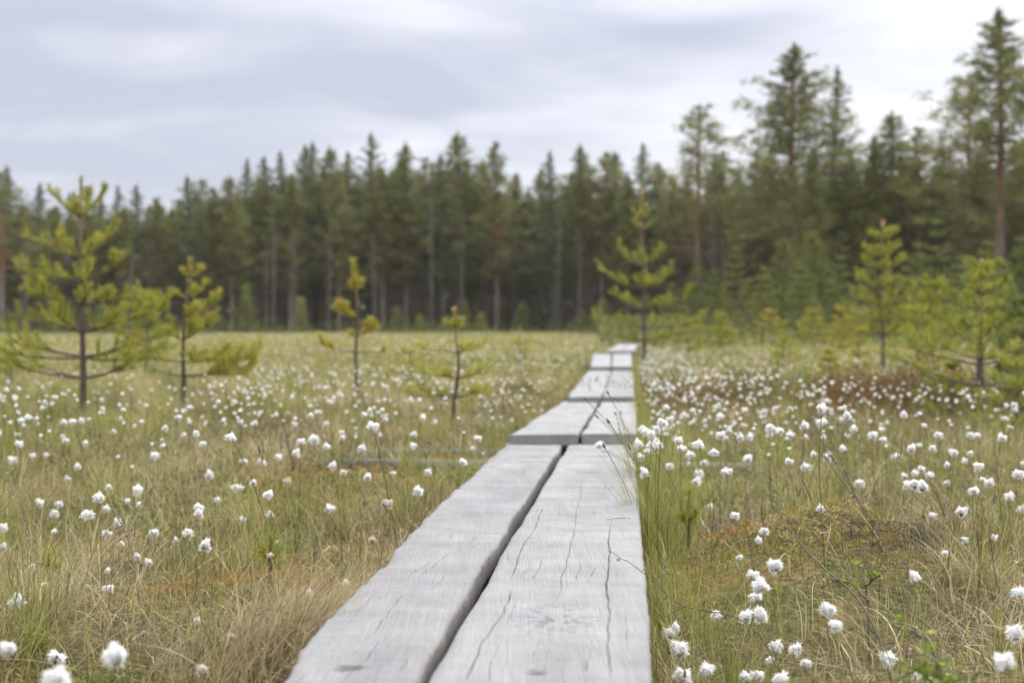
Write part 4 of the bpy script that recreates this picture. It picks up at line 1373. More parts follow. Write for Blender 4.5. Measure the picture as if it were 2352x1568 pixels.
young_pine('rounded olive pine bush between the upswept pine and the two-stemmed one', 2140, 835, 640, 14, auto_whorls(14, 6, 0.15, 0.88, 0.5, 0.2, 6, 8, 50, 0.15, 5), tone=0.5, per_m=500, nl=0.06, nw=0.007)
young_pine('low green pine spreading in front of the picture edge pine', 2335, 1010, 810, 30, auto_whorls(30, 4, 0.2, 0.85, 0.6, 0.3, 5, 5, 40, 0.3, 4), tone=0.4, per_m=420, nl=0.04)
young_pine('bushy young pine just before the rounded olive pine bush', 2105, 880, 705, 31, auto_whorls(31, 5, 0.25, 0.9, 0.5, 0.15, 5, 5, 45, 0.3, 4), tone=0.5, per_m=380, nl=0.05, nw=0.006)
young_pine('low yellow pine shrub in front of the thicket', 1770, 800, 705, 32, auto_whorls(32, 5, 0.15, 0.85, 0.6, 0.2, 5, 5, 45, 0.2, 4), tone=0.75, per_m=330, nl=0.06, nw=0.009)
young_pine('small olive pine shrub left of the low yellow shrub by the thicket'.replace('left of', 'next to'), 1655, 805, 715, 33, auto_whorls(33, 5, 0.15, 0.85, 0.6, 0.2, 5, 5, 45, 0.2, 4), tone=0.55, per_m=330, nl=0.06, nw=0.009)
young_pine('low olive pine shrub between the thicket and the yellow pine bush', 1865, 805, 712, 34, auto_whorls(34, 5, 0.15, 0.85, 0.6, 0.2, 5, 5, 45, 0.2, 4), tone=0.6, per_m=330, nl=0.06, nw=0.009)
young_pine('low sprawling pine on the open bog behind the bare crooked one', 940, 880, 800, 35, auto_whorls(35, 3, 0.3, 0.85, 0.8, 0.3, 4, 5, 40, 0.4, 3), tone=0.65, per_m=330, nl=0.05, nw=0.006)
young_pine('low sprawling pine at the edge before the tall young pine', 25, 900, 775, 36, auto_whorls(36, 4, 0.3, 0.85, 0.7, 0.3, 4, 5, 40, 0.4, 3), tone=0.5, per_m=420, nl=0.05, nw=0.005)
for q_, (lab, X, Y, top, w_, tone_) in enumerate((('ragged yellow green pine shrub on the heather rise', 1905, 900, 812, 0.5, 0.6), ('low ragged pine shrub just past the slender young pine', 1580, 830, 735, 0.6, 0.55), ('ragged olive pine shrub in front of the two-stemmed pine', 2190, 960, 820, 0.5, 0.45),
        ('thin yellow green pine sprig by the upswept young pine', 1975, 870, 745, 0.35, 0.7), ('low green pine shrub filling the gap beyond the heather rise', 1800, 850, 775, 0.7, 0.5), ('low olive pine shrub touching the frame beyond the two-stemmed pine', 2345, 900, 740, 0.5, 0.4))):
    young_pine(lab, X, Y, top, 50 + q_, auto_whorls(50 + q_, 4, 0.2, 0.85, w_, 0.15, 5, 5, 45, 0.3, 3), tone=tone_, per_m=330, nl=0.05, nw=0.006, crook=0.05)
# seedlings close by
SD = 'pine seedlings in the grass'
young_pine('bright pine seedling beside the sedge tussock', 1583, 1300, 1135, 15, [(0.5, [(30, .22, 60, 0, 1), (200, .2, 60, 0, 1)])], tone=0.35, leader=0.72, per_m=2600, nl=0.042, nw=0.0013, r_base=0.0035, name='pine_seedling', group=SD)
young_pine('pale pine seedling standing in the straw mat', 622, 1385, 1262, 16, [(0.5, [(30, .3, 60, 0, 1), (160, .3, 55, 0, 1)])], tone=0.4, leader=0.7, per_m=2300, nl=0.045, nw=0.0014, r_base=0.003, name='pine_seedling', group=SD)
young_pine('olive pine seedling among dry straw and cottongrass', 112, 1345, 1262, 17, [(0.4, [(10, .3, 55, 0, 1), (190, .3, 55, 0, 1)])], tone=0.6, leader=0.7, per_m=2300, nl=0.04, nw=0.0014, r_base=0.003, name='pine_seedling', group=SD)
young_pine('green pine seedling low at the bottom edge of the picture', 75, 1600, 1515, 18, [(0.4, [(10, .3, 45, 0, 1), (190, .3, 45, 0, 1), (90, .3, 45, 0, 1)])], tone=0.2, leader=0.7, per_m=2600, nl=0.045, nw=0.0013, r_base=0.003, name='pine_seedling', group=SD)


# ------------------------------------------------------------------ birch twigs
def leaf_tris(P, nrm_rng, size):
    """small round birch leaves as folded quads"""
    n = len(P)
    d = nrm_rng.normal(size=(n, 3))
    d[:, 2] += 0.3
    d /= np.linalg.norm(d, axis=1, keepdims=True)
    s = np.cross(d, nrm_rng.normal(size=(n, 3)))
    s /= np.linalg.norm(s, axis=1, keepdims=True) + 1e-9
    L_ = size * nrm_rng.uniform(0.6, 1.2, n)[:, None]
    return np.stack([P, P + d * L_ * 0.55 + s * L_ * 0.48, P + d * L_, P + d * L_ * 0.55 - s * L_ * 0.48], 1)


def twig(label, stems, seed, nleaf=40, lsize=0.010, tone=0.3, r=0.0024):
    """stems: list of [(X, Y, depth), ...] measured paths, base first"""
    rng = np.random.default_rng(seed)
    T, Lf = Geo(), Geo()
    org = None
    for st in stems:
        pts = np.array([at_d(*p) for p in st])
        if org is None:
            org = pts[0].copy()
            org[2] = gzf(org[0], org[1])
            pts[0] = org - np.array([0, 0, 0.015])
        tt = np.linspace(0, len(pts) - 1, 22)
        path = np.stack([np.interp(tt, np.arange(len(pts)), pts[:, k]) for k in range(3)], -1)
        sm = path.copy()
        for _ in range(3):
            sm[1:-1] = (sm[:-2] + 2 * sm[1:-1] + sm[2:]) / 4
        sm += np.cumsum(rng.normal(0, 0.0012, sm.shape), 0)
        sm -= org
        T.tube(sm, r * (1 - 0.65 * np.linspace(0, 1, 22)), 5, tone)
        for _ in range(4):
            k = rng.integers(6, 20)
            dv = (sm[min(k + 1, 21)] - sm[k - 1])
            dv /= np.linalg.norm(dv)
            e = sm[k] + (dv + rng.normal(0, 0.55, 3)) * 0.03
            T.tube([sm[k], (sm[k] + e) / 2 + rng.normal(0, .002, 3), e], [r * .5, r * .4, r * .25], 4, tone)
            Lf.quad(leaf_tris(np.array([e, (sm[k] + e) / 2]), rng, lsize), rng.random(2))
        ks = rng.integers(5, 22, nleaf)
        Lf.quad(leaf_tris(sm[ks] + rng.normal(0, 0.002, (nleaf, 3)), rng, lsize), rng.random(nleaf))
    rt = thing('birch_twig', label, 'birch twig', tuple(org), 'birch twigs in the bog')
    obj('stem', T.mesh('stem', M_TWIG), rt)
    obj('foliage', Lf.mesh('foliage', M_BLEAF, smooth=False), rt)


twig('long bare birch twig with tiny buds leaning over the cottongrass', [[(2085, 1310, 3.55), (1990, 1180, 3.6), (1900, 1060, 3.7), (1830, 960, 3.8), (1780, 878, 3.9)], [(2000, 1192, 3.6), (1930, 1080, 3.75), (1870, 990, 3.85), (1842, 892, 3.95)]], 41, 16, 0.007)
twig('forked birch twig beside the long bare one', [[(2060, 1305, 3.4), (2020, 1265, 3.4), (1990, 1190, 3.4), (1960, 1130, 3.45), (1905, 1010, 3.5)], [(2010, 1240, 3.4), (2050, 1120, 3.5), (2075, 1040, 3.6)]], 42, 14, 0.008)
twig('slanting birch twig crossing in front of the moss mound', [[(2075, 1500, 2.35), (2010, 1420, 2.45), (1950, 1350, 2.6), (1890, 1300, 2.75), (1830, 1230, 2.95), (1770, 1150, 3.1), (1745, 1110, 3.2)]], 43, 26, 0.010, 0.2)
twig('reddish birch shoot reaching over the cracked plank edge', [[(1830, 1490, 2.25), (1760, 1450, 2.3), (1660, 1410, 2.35), (1560, 1402, 2.4), (1500, 1340, 2.45), (1450, 1300, 2.5), (1400, 1272, 2.52)]], 44, 10, 0.009, 0.15, 0.0014)
twig('arching birch shoot with small leaves near the picture edge', [[(2130, 1545, 2.15), (2160, 1525, 2.15), (2230, 1460, 2.25), (2290, 1370, 2.4), (2330, 1290, 2.5), (2420, 1200, 2.6)], [(2160, 1525, 2.15), (2130, 1460, 2.2), (2080, 1420, 2.25)]], 45, 26, 0.010, 0.3)
twig('leafy birch sprig at the foot of the moss mound', [[(2000, 1420, 2.55), (1990, 1350, 2.6), (1975, 1300, 2.65), (1990, 1265, 2.7)], [(1995, 1380, 2.55), (1960, 1340, 2.6), (1925, 1330, 2.65)], [(1990, 1350, 2.6), (2030, 1320, 2.6)]], 46, 26, 0.008)
twig('leafy birch sprig low at the bottom edge by the cracked plank', [[(2170, 1600, 1.75), (2150, 1560, 1.78), (2120, 1540, 1.8)], [(2160, 1590, 1.75), (2200, 1560, 1.78)], [(2160, 1590, 1.75), (2175, 1530, 1.8)]], 47, 30, 0.013)
twig('grey leaning birch twig in the straw on the open side', [[(330, 1330, 3.0), (290, 1230, 3.15), (240, 1150, 3.25), (190, 1060, 3.4)], [(290, 1230, 3.15), (330, 1150, 3.3), (345, 1090, 3.4)]], 48, 16, 0.007, 0.5)
twig('thin birch twig at the picture edge behind the cottongrass', [[(120, 1400, 2.8), (80, 1290, 2.95), (30, 1150, 3.2), (-10, 1060, 3.4)]], 49, 14, 0.008, 0.4)
twig('leafy birch sprig in front of the grey beam', [[(835, 1180, 4.3), (840, 1130, 4.4), (835, 1080, 4.5)], [(840, 1150, 4.35), (870, 1100, 4.45)]], 50, 22, 0.010)
twig('leafy birch sprig beside the first plank near the beams', [[(1065, 1140, 4.6), (1060, 1095, 4.65), (1045, 1060, 4.7)], [(1062, 1120, 4.6), (1090, 1080, 4.7)], [(1062, 1120, 4.6), (1030, 1085, 4.7)]], 51, 30, 0.012)
twig('thin leafy birch stem hanging over the second section of planks', [[(1560, 1110, 4.2), (1520, 1080, 4.3), (1450, 1062, 4.4), (1435, 1015, 4.5), (1420, 985, 4.55), (1425, 1005, 4.5)]], 52, 22, 0.008, 0.5)
twig('dark dead twig standing in straw near the wavy plank', [[(560, 1470, 2.3), (590, 1400, 2.35), (605, 1330, 2.4)], [(580, 1420, 2.33), (640, 1400, 2.35)], [(590, 1400, 2.35), (560, 1340, 2.4)]], 53, 2, 0.006, 0.9, 0.0022)
twig('upright birch sprigs rising through the drift of cottongrass', [[(1950, 1130, 4.6), (1945, 1050, 4.7), (1955, 960, 4.8)], [(1948, 1100, 4.6), (1920, 1040, 4.7), (1905, 990, 4.75)], [(1948, 1100, 4.6), (1985, 1040, 4.7), (1990, 1000, 4.8)]], 54, 26, 0.010)

# sedge tussocks hugging the cracked plank
def tussock(label, X, Y, z, n, L0, seed, spread=0.05, lean_az=None, spikes=3):
    c = on_z(X, Y, z)
    r = np.random.default_rng(seed)
    x = c[0] + r.normal(0, spread, n)
    y = c[1] + r.normal(0, spread * 1.6, n)
    x = np.maximum(x, np.interp(y, BR[0], BR[1]) + 0.008) if c[0] > 0.15 else np.minimum(x, np.interp(y, AL[0], AL[1]) - 0.01)
    g = gz(x, y)
    az = r.random(n) * 2 * pi if lean_az is None else lean_az + r.normal(0, 1.2, n)
    v, q, a = blades(np.stack([x - c[0], y - c[1], g - c[2] + z * 0], -1), L0 * r.uniform(0.5, 1.15, n), az, np.abs(r.normal(0.10, 0.13, n)), np.abs(r.normal(0.55, 0.45, n)),
                     np.full(n, 0.0017), np.clip(r.normal(0.62, 0.25, n), 0, 1), 7, r.normal(0, 0.4, n))
    rt = thing('sedge_tussock', label, 'sedge tussock', (c[0], c[1], c[2]), 'sedge tussocks beside the boardwalk')
    obj('blade', mesh_np('blade', v, q, mats=[M_SEDGE], attrs={'tone': a}, smooth=False), rt)['kind'] = 'stuff'
    for k in range(spikes):
        S = Geo()
        p = np.array([r.normal(0, spread * .6), r.normal(0, spread), gzf(c[0], c[1]) - c[2]])
        a_ = pi + r.normal(0, 1.3)
        h = L0 * r.uniform(0.95, 1.3)
        t = np.linspace(0, 1, 8)
        b = r.uniform(0.2, 0.6)
        pts = p + np.stack([np.cos(a_) * b * h * t ** 1.7, np.sin(a_) * b * h * t ** 1.7, h * t * (1 - 0.15 * b * t)], -1)
        S.tube(pts, 0.0011, 4, 0.3)
        st = obj('flower_stalk', S.mesh('flower_stalk', M_STALK), rt)
        K = Geo()
        e = pts[-1]
        dv = (pts[-1] - pts[-2]) / np.linalg.norm(pts[-1] - pts[-2])
        K.tube([e, e + dv * .004, e + dv * .012, e + dv * .018], [.0012, .0032, .0028, .0008], 6, 0.6)
        obj('spikelet', K.mesh('spikelet', M_BRACT), st)


tussock('tall green sedge tussock arching over the far end of the cracked plank', 1500, 1165, 0.03, 440, 0.38, 61, 0.06, None, 5)
tussock('dense sedge tussock against the middle of the cracked plank', 1500, 1270, 0.02, 400, 0.32, 62, 0.055, None, 3)
tussock('sparse green sedge tussock along the near part of the cracked plank', 1535, 1420, 0.02, 260, 0.22, 63, 0.05, None, 0)
tussock('green sedge tussock at the wavy plank beside the beam', 1040, 1130, 0.03, 420, 0.22, 64, 0.08, None, 1)
tussock('thin sedge tussock rising near the leaning birch twig', 560, 1300, 0.02, 220, 0.27, 65, 0.09, None, 1)

tussock('straw and green sedge tuft at the plank joint under the white heads', 1485, 1075, 0.04, 420, 0.27, 66, 0.07, None, 2)
# a dry straw lying on the cracked plank
G = Geo()
p0, p1 = on_plane(1392, 1196, Z1), on_plane(1450, 1193, Z1)
G.tube([p0 - p0 + [0, 0, .004], (p1 - p0) * .5 + [0, 0.003, .006], p1 - p0 + [0, 0, .004]], [.0012, .0022, .0012], 6, 0.9)
so = obj('straw', G.mesh('straw', M_STRAW), loc=p0)
tag(so, 'single dry straw lying across the cracked plank', 'straw', None, 'thing')

# pink bog flowers
for lab, X, Y, d in (('pink bog flower pair under the slanting birch twig', 2082, 1496, 2.2), ('pink bog flower near the arching birch shoot', 2205, 1540, 2.1), ('pink bog flower stem among straw below the white heads', 2025, 1575, 2.0),
                     ('tiny pink bog flower behind the moss mound', 1890, 1225, 3.1)):
    P = at_d(X, Y, d)
    g = gzf(P[0], P[1])
    rt = thing('bog_flower', lab, 'flower', (P[0], P[1], g), 'pink bog flowers')
    h = max(P[2] - g, 0.03)
    S = Geo()
    S.tube([(0, 0, -0.01), (0.004, 0.002, h * .5), (0, 0, h)], 0.001, 4, 0.2)
    obj('stem', S.mesh('stem', M_TWIG), rt)
    F = Geo()
    for k in range(3):
        c = np.array([random.uniform(-.009, .009), random.uniform(-.006, .006), h + random.uniform(-.006, .004)])
        tt = np.linspace(0, 1, 5)
        F.tube([c + [0, 0, .003 - .006 * q_] for q_ in tt], [.0008, .0021, .0026, .0021, .0012], 7, random.random())
    obj('blossom', F.mesh('blossom', M_PINK), rt)


# ------------------------------------------------------------------ forest
def clumps(C, centers, rng, k, size, blade, w, flat=0.6, tone=None, up=0.2, sc=None):
    n = len(centers)
    idx = np.repeat(np.arange(n), k)
    m = len(idx)
    scl_ = (np.ones(n) if sc is None else np.asarray(sc))[idx][:, None]
    o = rng.normal(size=(m, 3)) * size * scl_
    o[:, 2] *= flat
    d = rng.normal(size=(m, 3))
    d[:, 2] += up
    d /= np.linalg.norm(d, axis=1, keepdims=True)
    s = np.cross(d, rng.normal(size=(m, 3)))
    s /= np.linalg.norm(s, axis=1, keepdims=True) + 1e-9
    b = np.asarray(centers)[idx] + o
    L_ = blade * rng.uniform(0.6, 1.3, m)[:, None] * scl_
    w = w * (0.5 + 0.5 * scl_)
    tn = np.clip(0.5 + rng.normal(0, 0.2, n)[idx] + rng.normal(0, 0.12, m), 0, 1)
    C.tri(np.stack([b - s * w, b + s * w, b + d * L_], 1), tn)


def forest_tree(kind, seed, H=13.0, thin=1.0):
    """returns (trunk Geo, crown Geo): kind pine / open_pine / spruce / narrow / snag"""
    rng = np.random.default_rng(seed)
    T, C = Geo(), Geo()
    t = np.linspace(0, 1, 12)
    cx = 0.012 * H * np.sin(t * 3 + seed) * t
    cy = 0.012 * H * np.cos(t * 2.3 + seed) * t
    tr = np.stack([cx, cy, H * t - 0.2 * (t == 0)], -1)
    rb = {'pine': 0.15, 'open_pine': 0.15, 'spruce': 0.14, 'narrow': 0.11, 'snag': 0.09, 'big': 0.19}[kind]
    T.tube(tr, rb * (1 - 0.88 * t ** 1.1) + 0.015, 8)

    def on(f):
        return np.array([np.interp(f, t, tr[:, 0]), np.interp(f, t, tr[:, 1]), np.interp(f, t, tr[:, 2])])

    # dead lower twigs
    nd = {'pine': 75, 'open_pine': 40, 'spruce': 80, 'narrow': 60, 'snag': 60, 'big': 45}[kind]
    for _ in range(nd):
        f = rng.uniform(0.12, 0.6 if kind != 'snag' else 0.95)
        a = rng.random() * 2 * pi
        L_ = rng.uniform(0.4, 1.7) * (0.6 if kind == 'snag' else 1)
        p = on(f)
        e = p + L_ * np.array([math.cos(a), math.sin(a), rng.uniform(-0.3, 0.25)])
        m = (p + e) / 2 + np.array([0, 0, 0.08 * L_])
        T.tube([p, m, e], [0.022, 0.016, 0.006], 4)
        for _q in range(2):
            T.tube([m, m + rng.normal(0, 0.25, 3) * L_], [0.011, 0.004], 3)
    if kind == 'snag':
        return T, None
    cen, csc = [], []
    if kind in ('pine', 'open_pine'):
        f0 = 0.26 if kind == 'pine' else 0.46
        nb = 80 if kind == 'pine' else 38
        for b in range(nb):
            f = f0 + (0.97 - f0) * (b + rng.random()) / nb
            u = (f - f0) / (1 - f0)
            R = H * 0.185 * (1 - u) ** (0.6 + 0.12 * (seed % 4)) * min(1, 0.6 + 2.2 * u) * rng.uniform(0.35, 1.3) + 0.06
            a = b * 2.4 + rng.normal(0, 0.4)
            el = 0.05 + 0.75 * u + rng.normal(0, 0.12)
            p = on(f)
            pts = [p]
            for k in range(4):
                pts.append(pts[-1] + R / 4 * np.array([math.cos(el) * math.cos(a), math.cos(el) * math.sin(a), math.sin(el + 0.12 * k)]))
            T.tube(pts, [0.045, 0.035, 0.025, 0.018, 0.008], 4)
            for k in range(6):
                w = rng.uniform(0.4, 1.05)
                q_ = min(1.0, 0.30 + 2.0 * (1 - u))
                csc.append(q_)
                cen.append(p + (pts[-1] - p) * w + (rng.normal(0, 0.14, 3) + np.array([0, 0, 0.1])) * q_)
        for f_ in (1.0, 0.99, 0.98, 0.97):
            cen.append(on(f_))
            csc.append(0.3)
        clumps(C, cen, rng, 18, 0.17, 0.25, 0.030, 0.6, sc=csc)
    else:
        big = kind == 'big'
        f0 = {'spruce': 0.28, 'narrow': 0.24, 'big': 0.34}[kind]
        nb = {'spruce': 110, 'narrow': 84, 'big': 112}[kind]
        wd = {'spruce': 0.19, 'narrow': 0.12, 'big': 0.23}[kind]
        for b in range(nb):
            u = ((b + rng.random()) / nb) ** 0.9
            f = f0 + (0.985 - f0) * u
            R = H * wd * (1 - u) ** (0.85 if not big else 0.8) * (0.75 + 0.5 * min(u * 4, 1)) * rng.uniform(0.4, 1.3) + 0.03
            a = b * 2.4 + rng.normal(0, 0.35)
            el = -0.25 + 0.6 * u + rng.normal(0, 0.12)
            p = on(f)
            pts = [p]
            for k in range(4):
                pts.append(pts[-1] + R / 4 * np.array([math.cos(el) * math.cos(a), math.cos(el) * math.sin(a), math.sin(el + 0.14 * k)]))
            T.tube(pts, [0.03, 0.026, 0.02, 0.014, 0.006], 4)
            for k in range(9 if big else 6):
                w = (0.2 + 0.85 * (k + rng.random()) / (9 if big else 6))
                q_ = min(1.0, 0.30 + 1.7 * (1 - u))
                csc.append(q_)
                cen.append(p + (pts[-1] - p) * w + (rng.normal(0, 0.08, 3) * (1 + R * 0.4) + np.array([0, 0, -0.05])) * q_)
        for f_ in (1.0, 0.99, 0.98, 0.97):
            cen.append(on(f_))
            csc.append(0.3)
        clumps(C, cen, rng, 15 if big else 11, 0.13, 0.24, 0.028, 0.5, up=-0.15, sc=csc)
    return T, C


PROTO = {}
for kind, seeds in (('pine', (1, 2, 3, 4)), ('open_pine', (5, 6)), ('spruce', (7, 8, 9)), ('narrow', (10, 11)), ('big', (12, 13)), ('snag', (14, 15))):
    for s in seeds:
        T, C = forest_tree(kind, s)
        bark = M_PBARK if kind in ('pine', 'open_pine', 'big') else M_SBARK
        tm = T.mesh('trunk', bark)
        cm = C.mesh('crown', M_PINE if kind in ('pine', 'open_pine', 'big') else M_SPRUCE, smooth=False) if C else None
        PROTO.setdefault(kind, []).append((tm, cm, T, C))


NOUN = {'pine': 'pine', 'open_pine': 'open-crowned pine', 'spruce': 'spruce', 'narrow': 'narrow spruce', 'big': 'tall conifer', 'snag': 'dead grey trunk'}
# x, y of the top on the photograph, kind, extra depth, label (None: named from its neighbours below)
SKY = [(-40, 400, 'pine', 4, None), (3, 392, 'open_pine', 0, 'thin open pine at the picture edge behind the tall young pine'), (22, 380, 'narrow', 3, 'wispy narrow spruce beside the thin open pine at the edge'),
       (50, 470, 'pine', 2, None), (86, 418, 'narrow', 8, 'wispy spruce spire between the edge pines and the tall young pine'), (125, 468, 'pine', 5, None), (165, 440, 'spruce', 6, None), (205, 425, 'pine', 3, None), (232, 450, 'pine', 5, None),
       (265, 422, 'narrow', 4, 'small dark pointed spruce just past the top of the tall young pine'), (290, 470, 'pine', 2, None), (318, 422, 'spruce', 3, 'round-topped dark tree standing over the low bushy pine'), (366, 452, 'pine', 3, None), (395, 475, 'pine', 8, None),
       (428, 402, 'spruce', 2, 'broad spruce with a fine point above the leaning young pine'), (457, 410, 'pine', 8, None), (488, 428, 'pine', 2, None), (532, 402, 'pine', 1, 'dense round pine where the skyline begins to climb'), (562, 362, 'narrow', 9, 'thin spruce spire where the skyline begins to climb'),
       (590, 410, 'pine', 4, None), (612, 357, 'spruce', 6, None), (640, 346, 'narrow', 5, 'slim spruce spire before the twin dark spruces'), (668, 395, 'pine', 1, None), (700, 330, 'spruce', 4, 'first of the twin dark spruces'), (724, 324, 'spruce', 7, 'second of the twin dark spruces, slightly taller'),
       (757, 334, 'pine', 6, None), (795, 346, 'spruce', 3, None), (778, 400, 'pine', 0, None), (848, 302, 'spruce', 5, 'tall ragged spruce above the bare crooked sapling'), (880, 385, 'pine', 1, None), (932, 325, 'pine', 2, 'dense dark pine with a slanting crown beside the tall ragged spruce'), (910, 380, 'spruce', 6, None),
       (980, 362, 'open_pine', 4, None), (1047, 303, 'pine', 4, 'peaked pine with a knob top in the middle of the forest'), (1018, 350, 'spruce', 1, None), (1075, 385, 'pine', 6, None), (1140, 325, 'pine', 0, 'round tiered pine on a red trunk in the middle of the forest'), (1112, 368, 'pine', 5, None), (1182, 395, 'pine', 5, None),
       (1215, 432, 'spruce', 9, None), (1245, 390, 'pine', 6, None), (1272, 345, 'narrow', 1, 'bare-tipped spruce with a thin grey trunk'), (1332, 330, 'pine', 3, 'open topped pine next to the bare-tipped spruce'), (1305, 395, 'pine', 6, None), (1385, 350, 'open_pine', 3, None), (1415, 345, 'pine', 5, None),
       (1440, 395, 'pine', 1, None), (1472, 326, 'spruce', 3, 'pointed spruce above the slender young pine'), (1510, 372, 'pine', 6, None), (1540, 395, 'pine', 1, None), (1606, 240, 'open_pine', 0, 'tall see-through pine standing clear of the skyline'), (1575, 385, 'pine', 5, None), (1640, 365, 'pine', 6, None),
       (1662, 345, 'open_pine', 2, None), (1700, 385, 'pine', 6, None), (1735, 345, 'pine', 4, None), (1822, 95, 'big', 0, 'great tiered conifer towering over the young thicket'), (1775, 350, 'pine', 5, None), (1868, 330, 'pine', -4, 'dense pine leaning on the great tiered conifer'), (1909, 152, 'narrow', 4, 'slim tiered spruce beside the great conifer'),
       (1950, 345, 'pine', 2, None), (2040, 255, 'pine', 3, 'round-headed pine between the two great conifers'), (2005, 305, 'pine', 1, None), (2078, 350, 'pine', 5, None), (2112, 290, 'open_pine', 2, 'thin-crowned pine between the round-headed pine and the tallest tree'), (2160, 330, 'pine', 4, None),
       (2215, 175, 'open_pine', 3, 'open pine standing against the tallest tree'), (2292, 18, 'big', -3, 'tallest conifer of all, near the picture corner'), (2240, 350, 'pine', -2, None), (2335, 330, 'pine', 1, None), (2385, 300, 'pine', 0, None), (2440, 340, 'pine', 2, None),
       (1640, 400, 'snag', -6, 'pale bare trunk standing before the see-through pine'), (678, 520, 'snag', -5, 'pale grey bare trunk below the twin dark spruces'), (755, 500, 'snag', -3, 'thin grey trunk just before the bare crooked sapling'), (627, 480, 'snag', -4, 'grey dead trunk below the slim spruce spire'),
       (1283, 420, 'snag', -4, 'thin pale trunk under the bare-tipped spruce'), (990, 430, 'snag', -4, 'grey bare trunk under the peaked pine'), (610, 540, 'snag', -2, 'short grey dead trunk next to another below the climbing skyline'), (300, 540, 'snag', -3, 'grey dead trunk between the tall young pine and the low bushy one'),
       (1060, 500, 'snag', -2, 'faint grey trunk between the peaked pine and the round tiered pine'), (1330, 520, 'snag', -3, 'faint grey trunk under the open topped pine'), (60, 520, 'snag', -2, 'grey dead trunk behind the tall young pine near the edge'), (860, 540, 'snag', -4, 'slanting grey trunk behind the bare crooked sapling')]
order = sorted(range(len(SKY)), key=lambda k: SKY[k][0])
anchor, cnt = 'the picture edge', {}
auto = {}
for k in order:
    if SKY[k][4] and SKY[k][2] != 'snag':
        anchor = 'the ' + SKY[k][4].split(',')[0]
        for cut in (' above ', ' behind ', ' standing ', ' in the middle', ' towering', ' between ', ' where ', ' next to ', ' beside ', ' just past ', ' before ', ' leaning ', ' over the ', ' of all'):
            if cut in anchor and len(anchor.split(cut)[0].split()) > 3:
                anchor = anchor.split(cut)[0]
        for long_, short_ in (('dense dark pine with a slanting', 'the slanting-crowned pine'), ('peaked pine with a knob', 'the knob-topped pine'), ('round tiered pine', 'the round tiered pine'), ('bare-tipped spruce', 'the bare-tipped spruce'),
                              ('pointed spruce above', 'the pointed middle spruce'), ('round-headed pine', 'the round-headed pine'), ('thin-crowned pine', 'the thin-crowned pine'), ('open pine standing', 'the open pine by the tallest tree'),
                              ('broad spruce', 'the broad fine-pointed spruce'), ('tallest conifer', 'the tallest conifer'), ('second of the twin', 'the taller twin dark spruce'), ('first of the twin', 'the shorter twin dark spruce')):
            if long_ in anchor:
                anchor = short_
        if 'spire where' in anchor:
            anchor = 'the thin spruce spire on the climb'
        cnt = {}
    elif not SKY[k][4]:
        kd = SKY[k][2]
        cnt[kd] = cnt.get(kd, 0) + 1
        auto[k] = (kd, cnt[kd], anchor)
used_labels = set()
for k, (X, top, kind, dd, lab) in enumerate(SKY):
    d = edge_depth(X) + dd
    bx = (X - 1176) / FPX * d
    H = CH + (742 - top) * d / FPX
    tm, cm, _, _ = PROTO[kind][k % len(PROTO[kind])]
    if not lab:
        kd, c_, an = auto[k]
        lab = f'{ORD[c_ - 1]} {NOUN[kd]} in the forest edge counted rightwards from {an}'
        lab = ' '.join(lab.split()[:16])
    while lab in used_labels:
        lab = 'darker ' + lab
    used_labels.add(lab)
    rt = thing('forest_' + ('spruce' if kind in ('spruce', 'narrow') else 'snag' if kind == 'snag' else 'pine'), lab, 'tree', (bx, d, gzf(bx, d) - 0.05), 'trees along the forest edge', random.random() * 6.28)
    s = H / 13.0
    sx = s * random.uniform(1.05, 1.45) if kind != 'snag' else 0.75
    if kind == 'narrow':
        sx *= 1.25
    for nm, me in (('trunk', tm), ('crown', cm)):
        if me is None:
            continue
        o = obj(nm, me, rt)
        o.scale = (sx, sx, s)

# the wood behind: closed ranks that read as one mass
GT, GC = Geo(), Geo()
mass_kinds = [p for k in ('pine', 'spruce', 'pine') for p in PROTO[k]]
mrng = np.random.default_rng(77)
for row in range(8):
    X = -420 + mrng.random() * 30
    while X < 2780:
        d = edge_depth(X) + 6 + row * 6.5 + mrng.uniform(-2.5, 2.5)
        top_env = np.interp(X, [-400, 0, 250, 430, 560, 700, 850, 1050, 1200, 1350, 1520, 1700, 1850, 2100, 2352, 2800], [430, 480, 480, 455, 440, 385, 375, 385, 445, 415, 425, 425, 390, 380, 370, 370])
        top = top_env + mrng.uniform(-4, 70)
        H = CH + (742 - top) * d / FPX
        bx = (X - 1176) / FPX * d
        _, _, T, C = mass_kinds[mrng.integers(len(mass_kinds))]
        a = mrng.random() * 6.28
        s = H / 13.0
        sx = s * mrng.uniform(0.95, 1.2)
        R = np.array([[math.cos(a) * sx, -math.sin(a) * sx, 0], [math.sin(a) * sx, math.cos(a) * sx, 0], [0, 0, s]])
        o = np.array([bx, d, -0.05])
        v, q, t_, a_ = T.arrays()
        nt_ = 12 * 8
        GT.raw(v[:nt_] @ R.T + o, q[:11 * 8], None, 0.5)
        v, q, t_, a_ = C.arrays()
        tri = v.reshape(-1, 3, 3)
        sel = mrng.random(len(tri)) < 0.42
        tri = tri[sel]
        cc = tri.mean(1, keepdims=True)
        tri = cc + (tri - cc) * 1.5
        GC.raw((tri.reshape(-1, 3)) @ R.T + o, None, np.arange(len(tri) * 3).reshape(-1, 3), np.repeat(a_.reshape(-1, 3)[sel][:, 0], 3) * 0.8)
        X += mrng.uniform(26, 62)
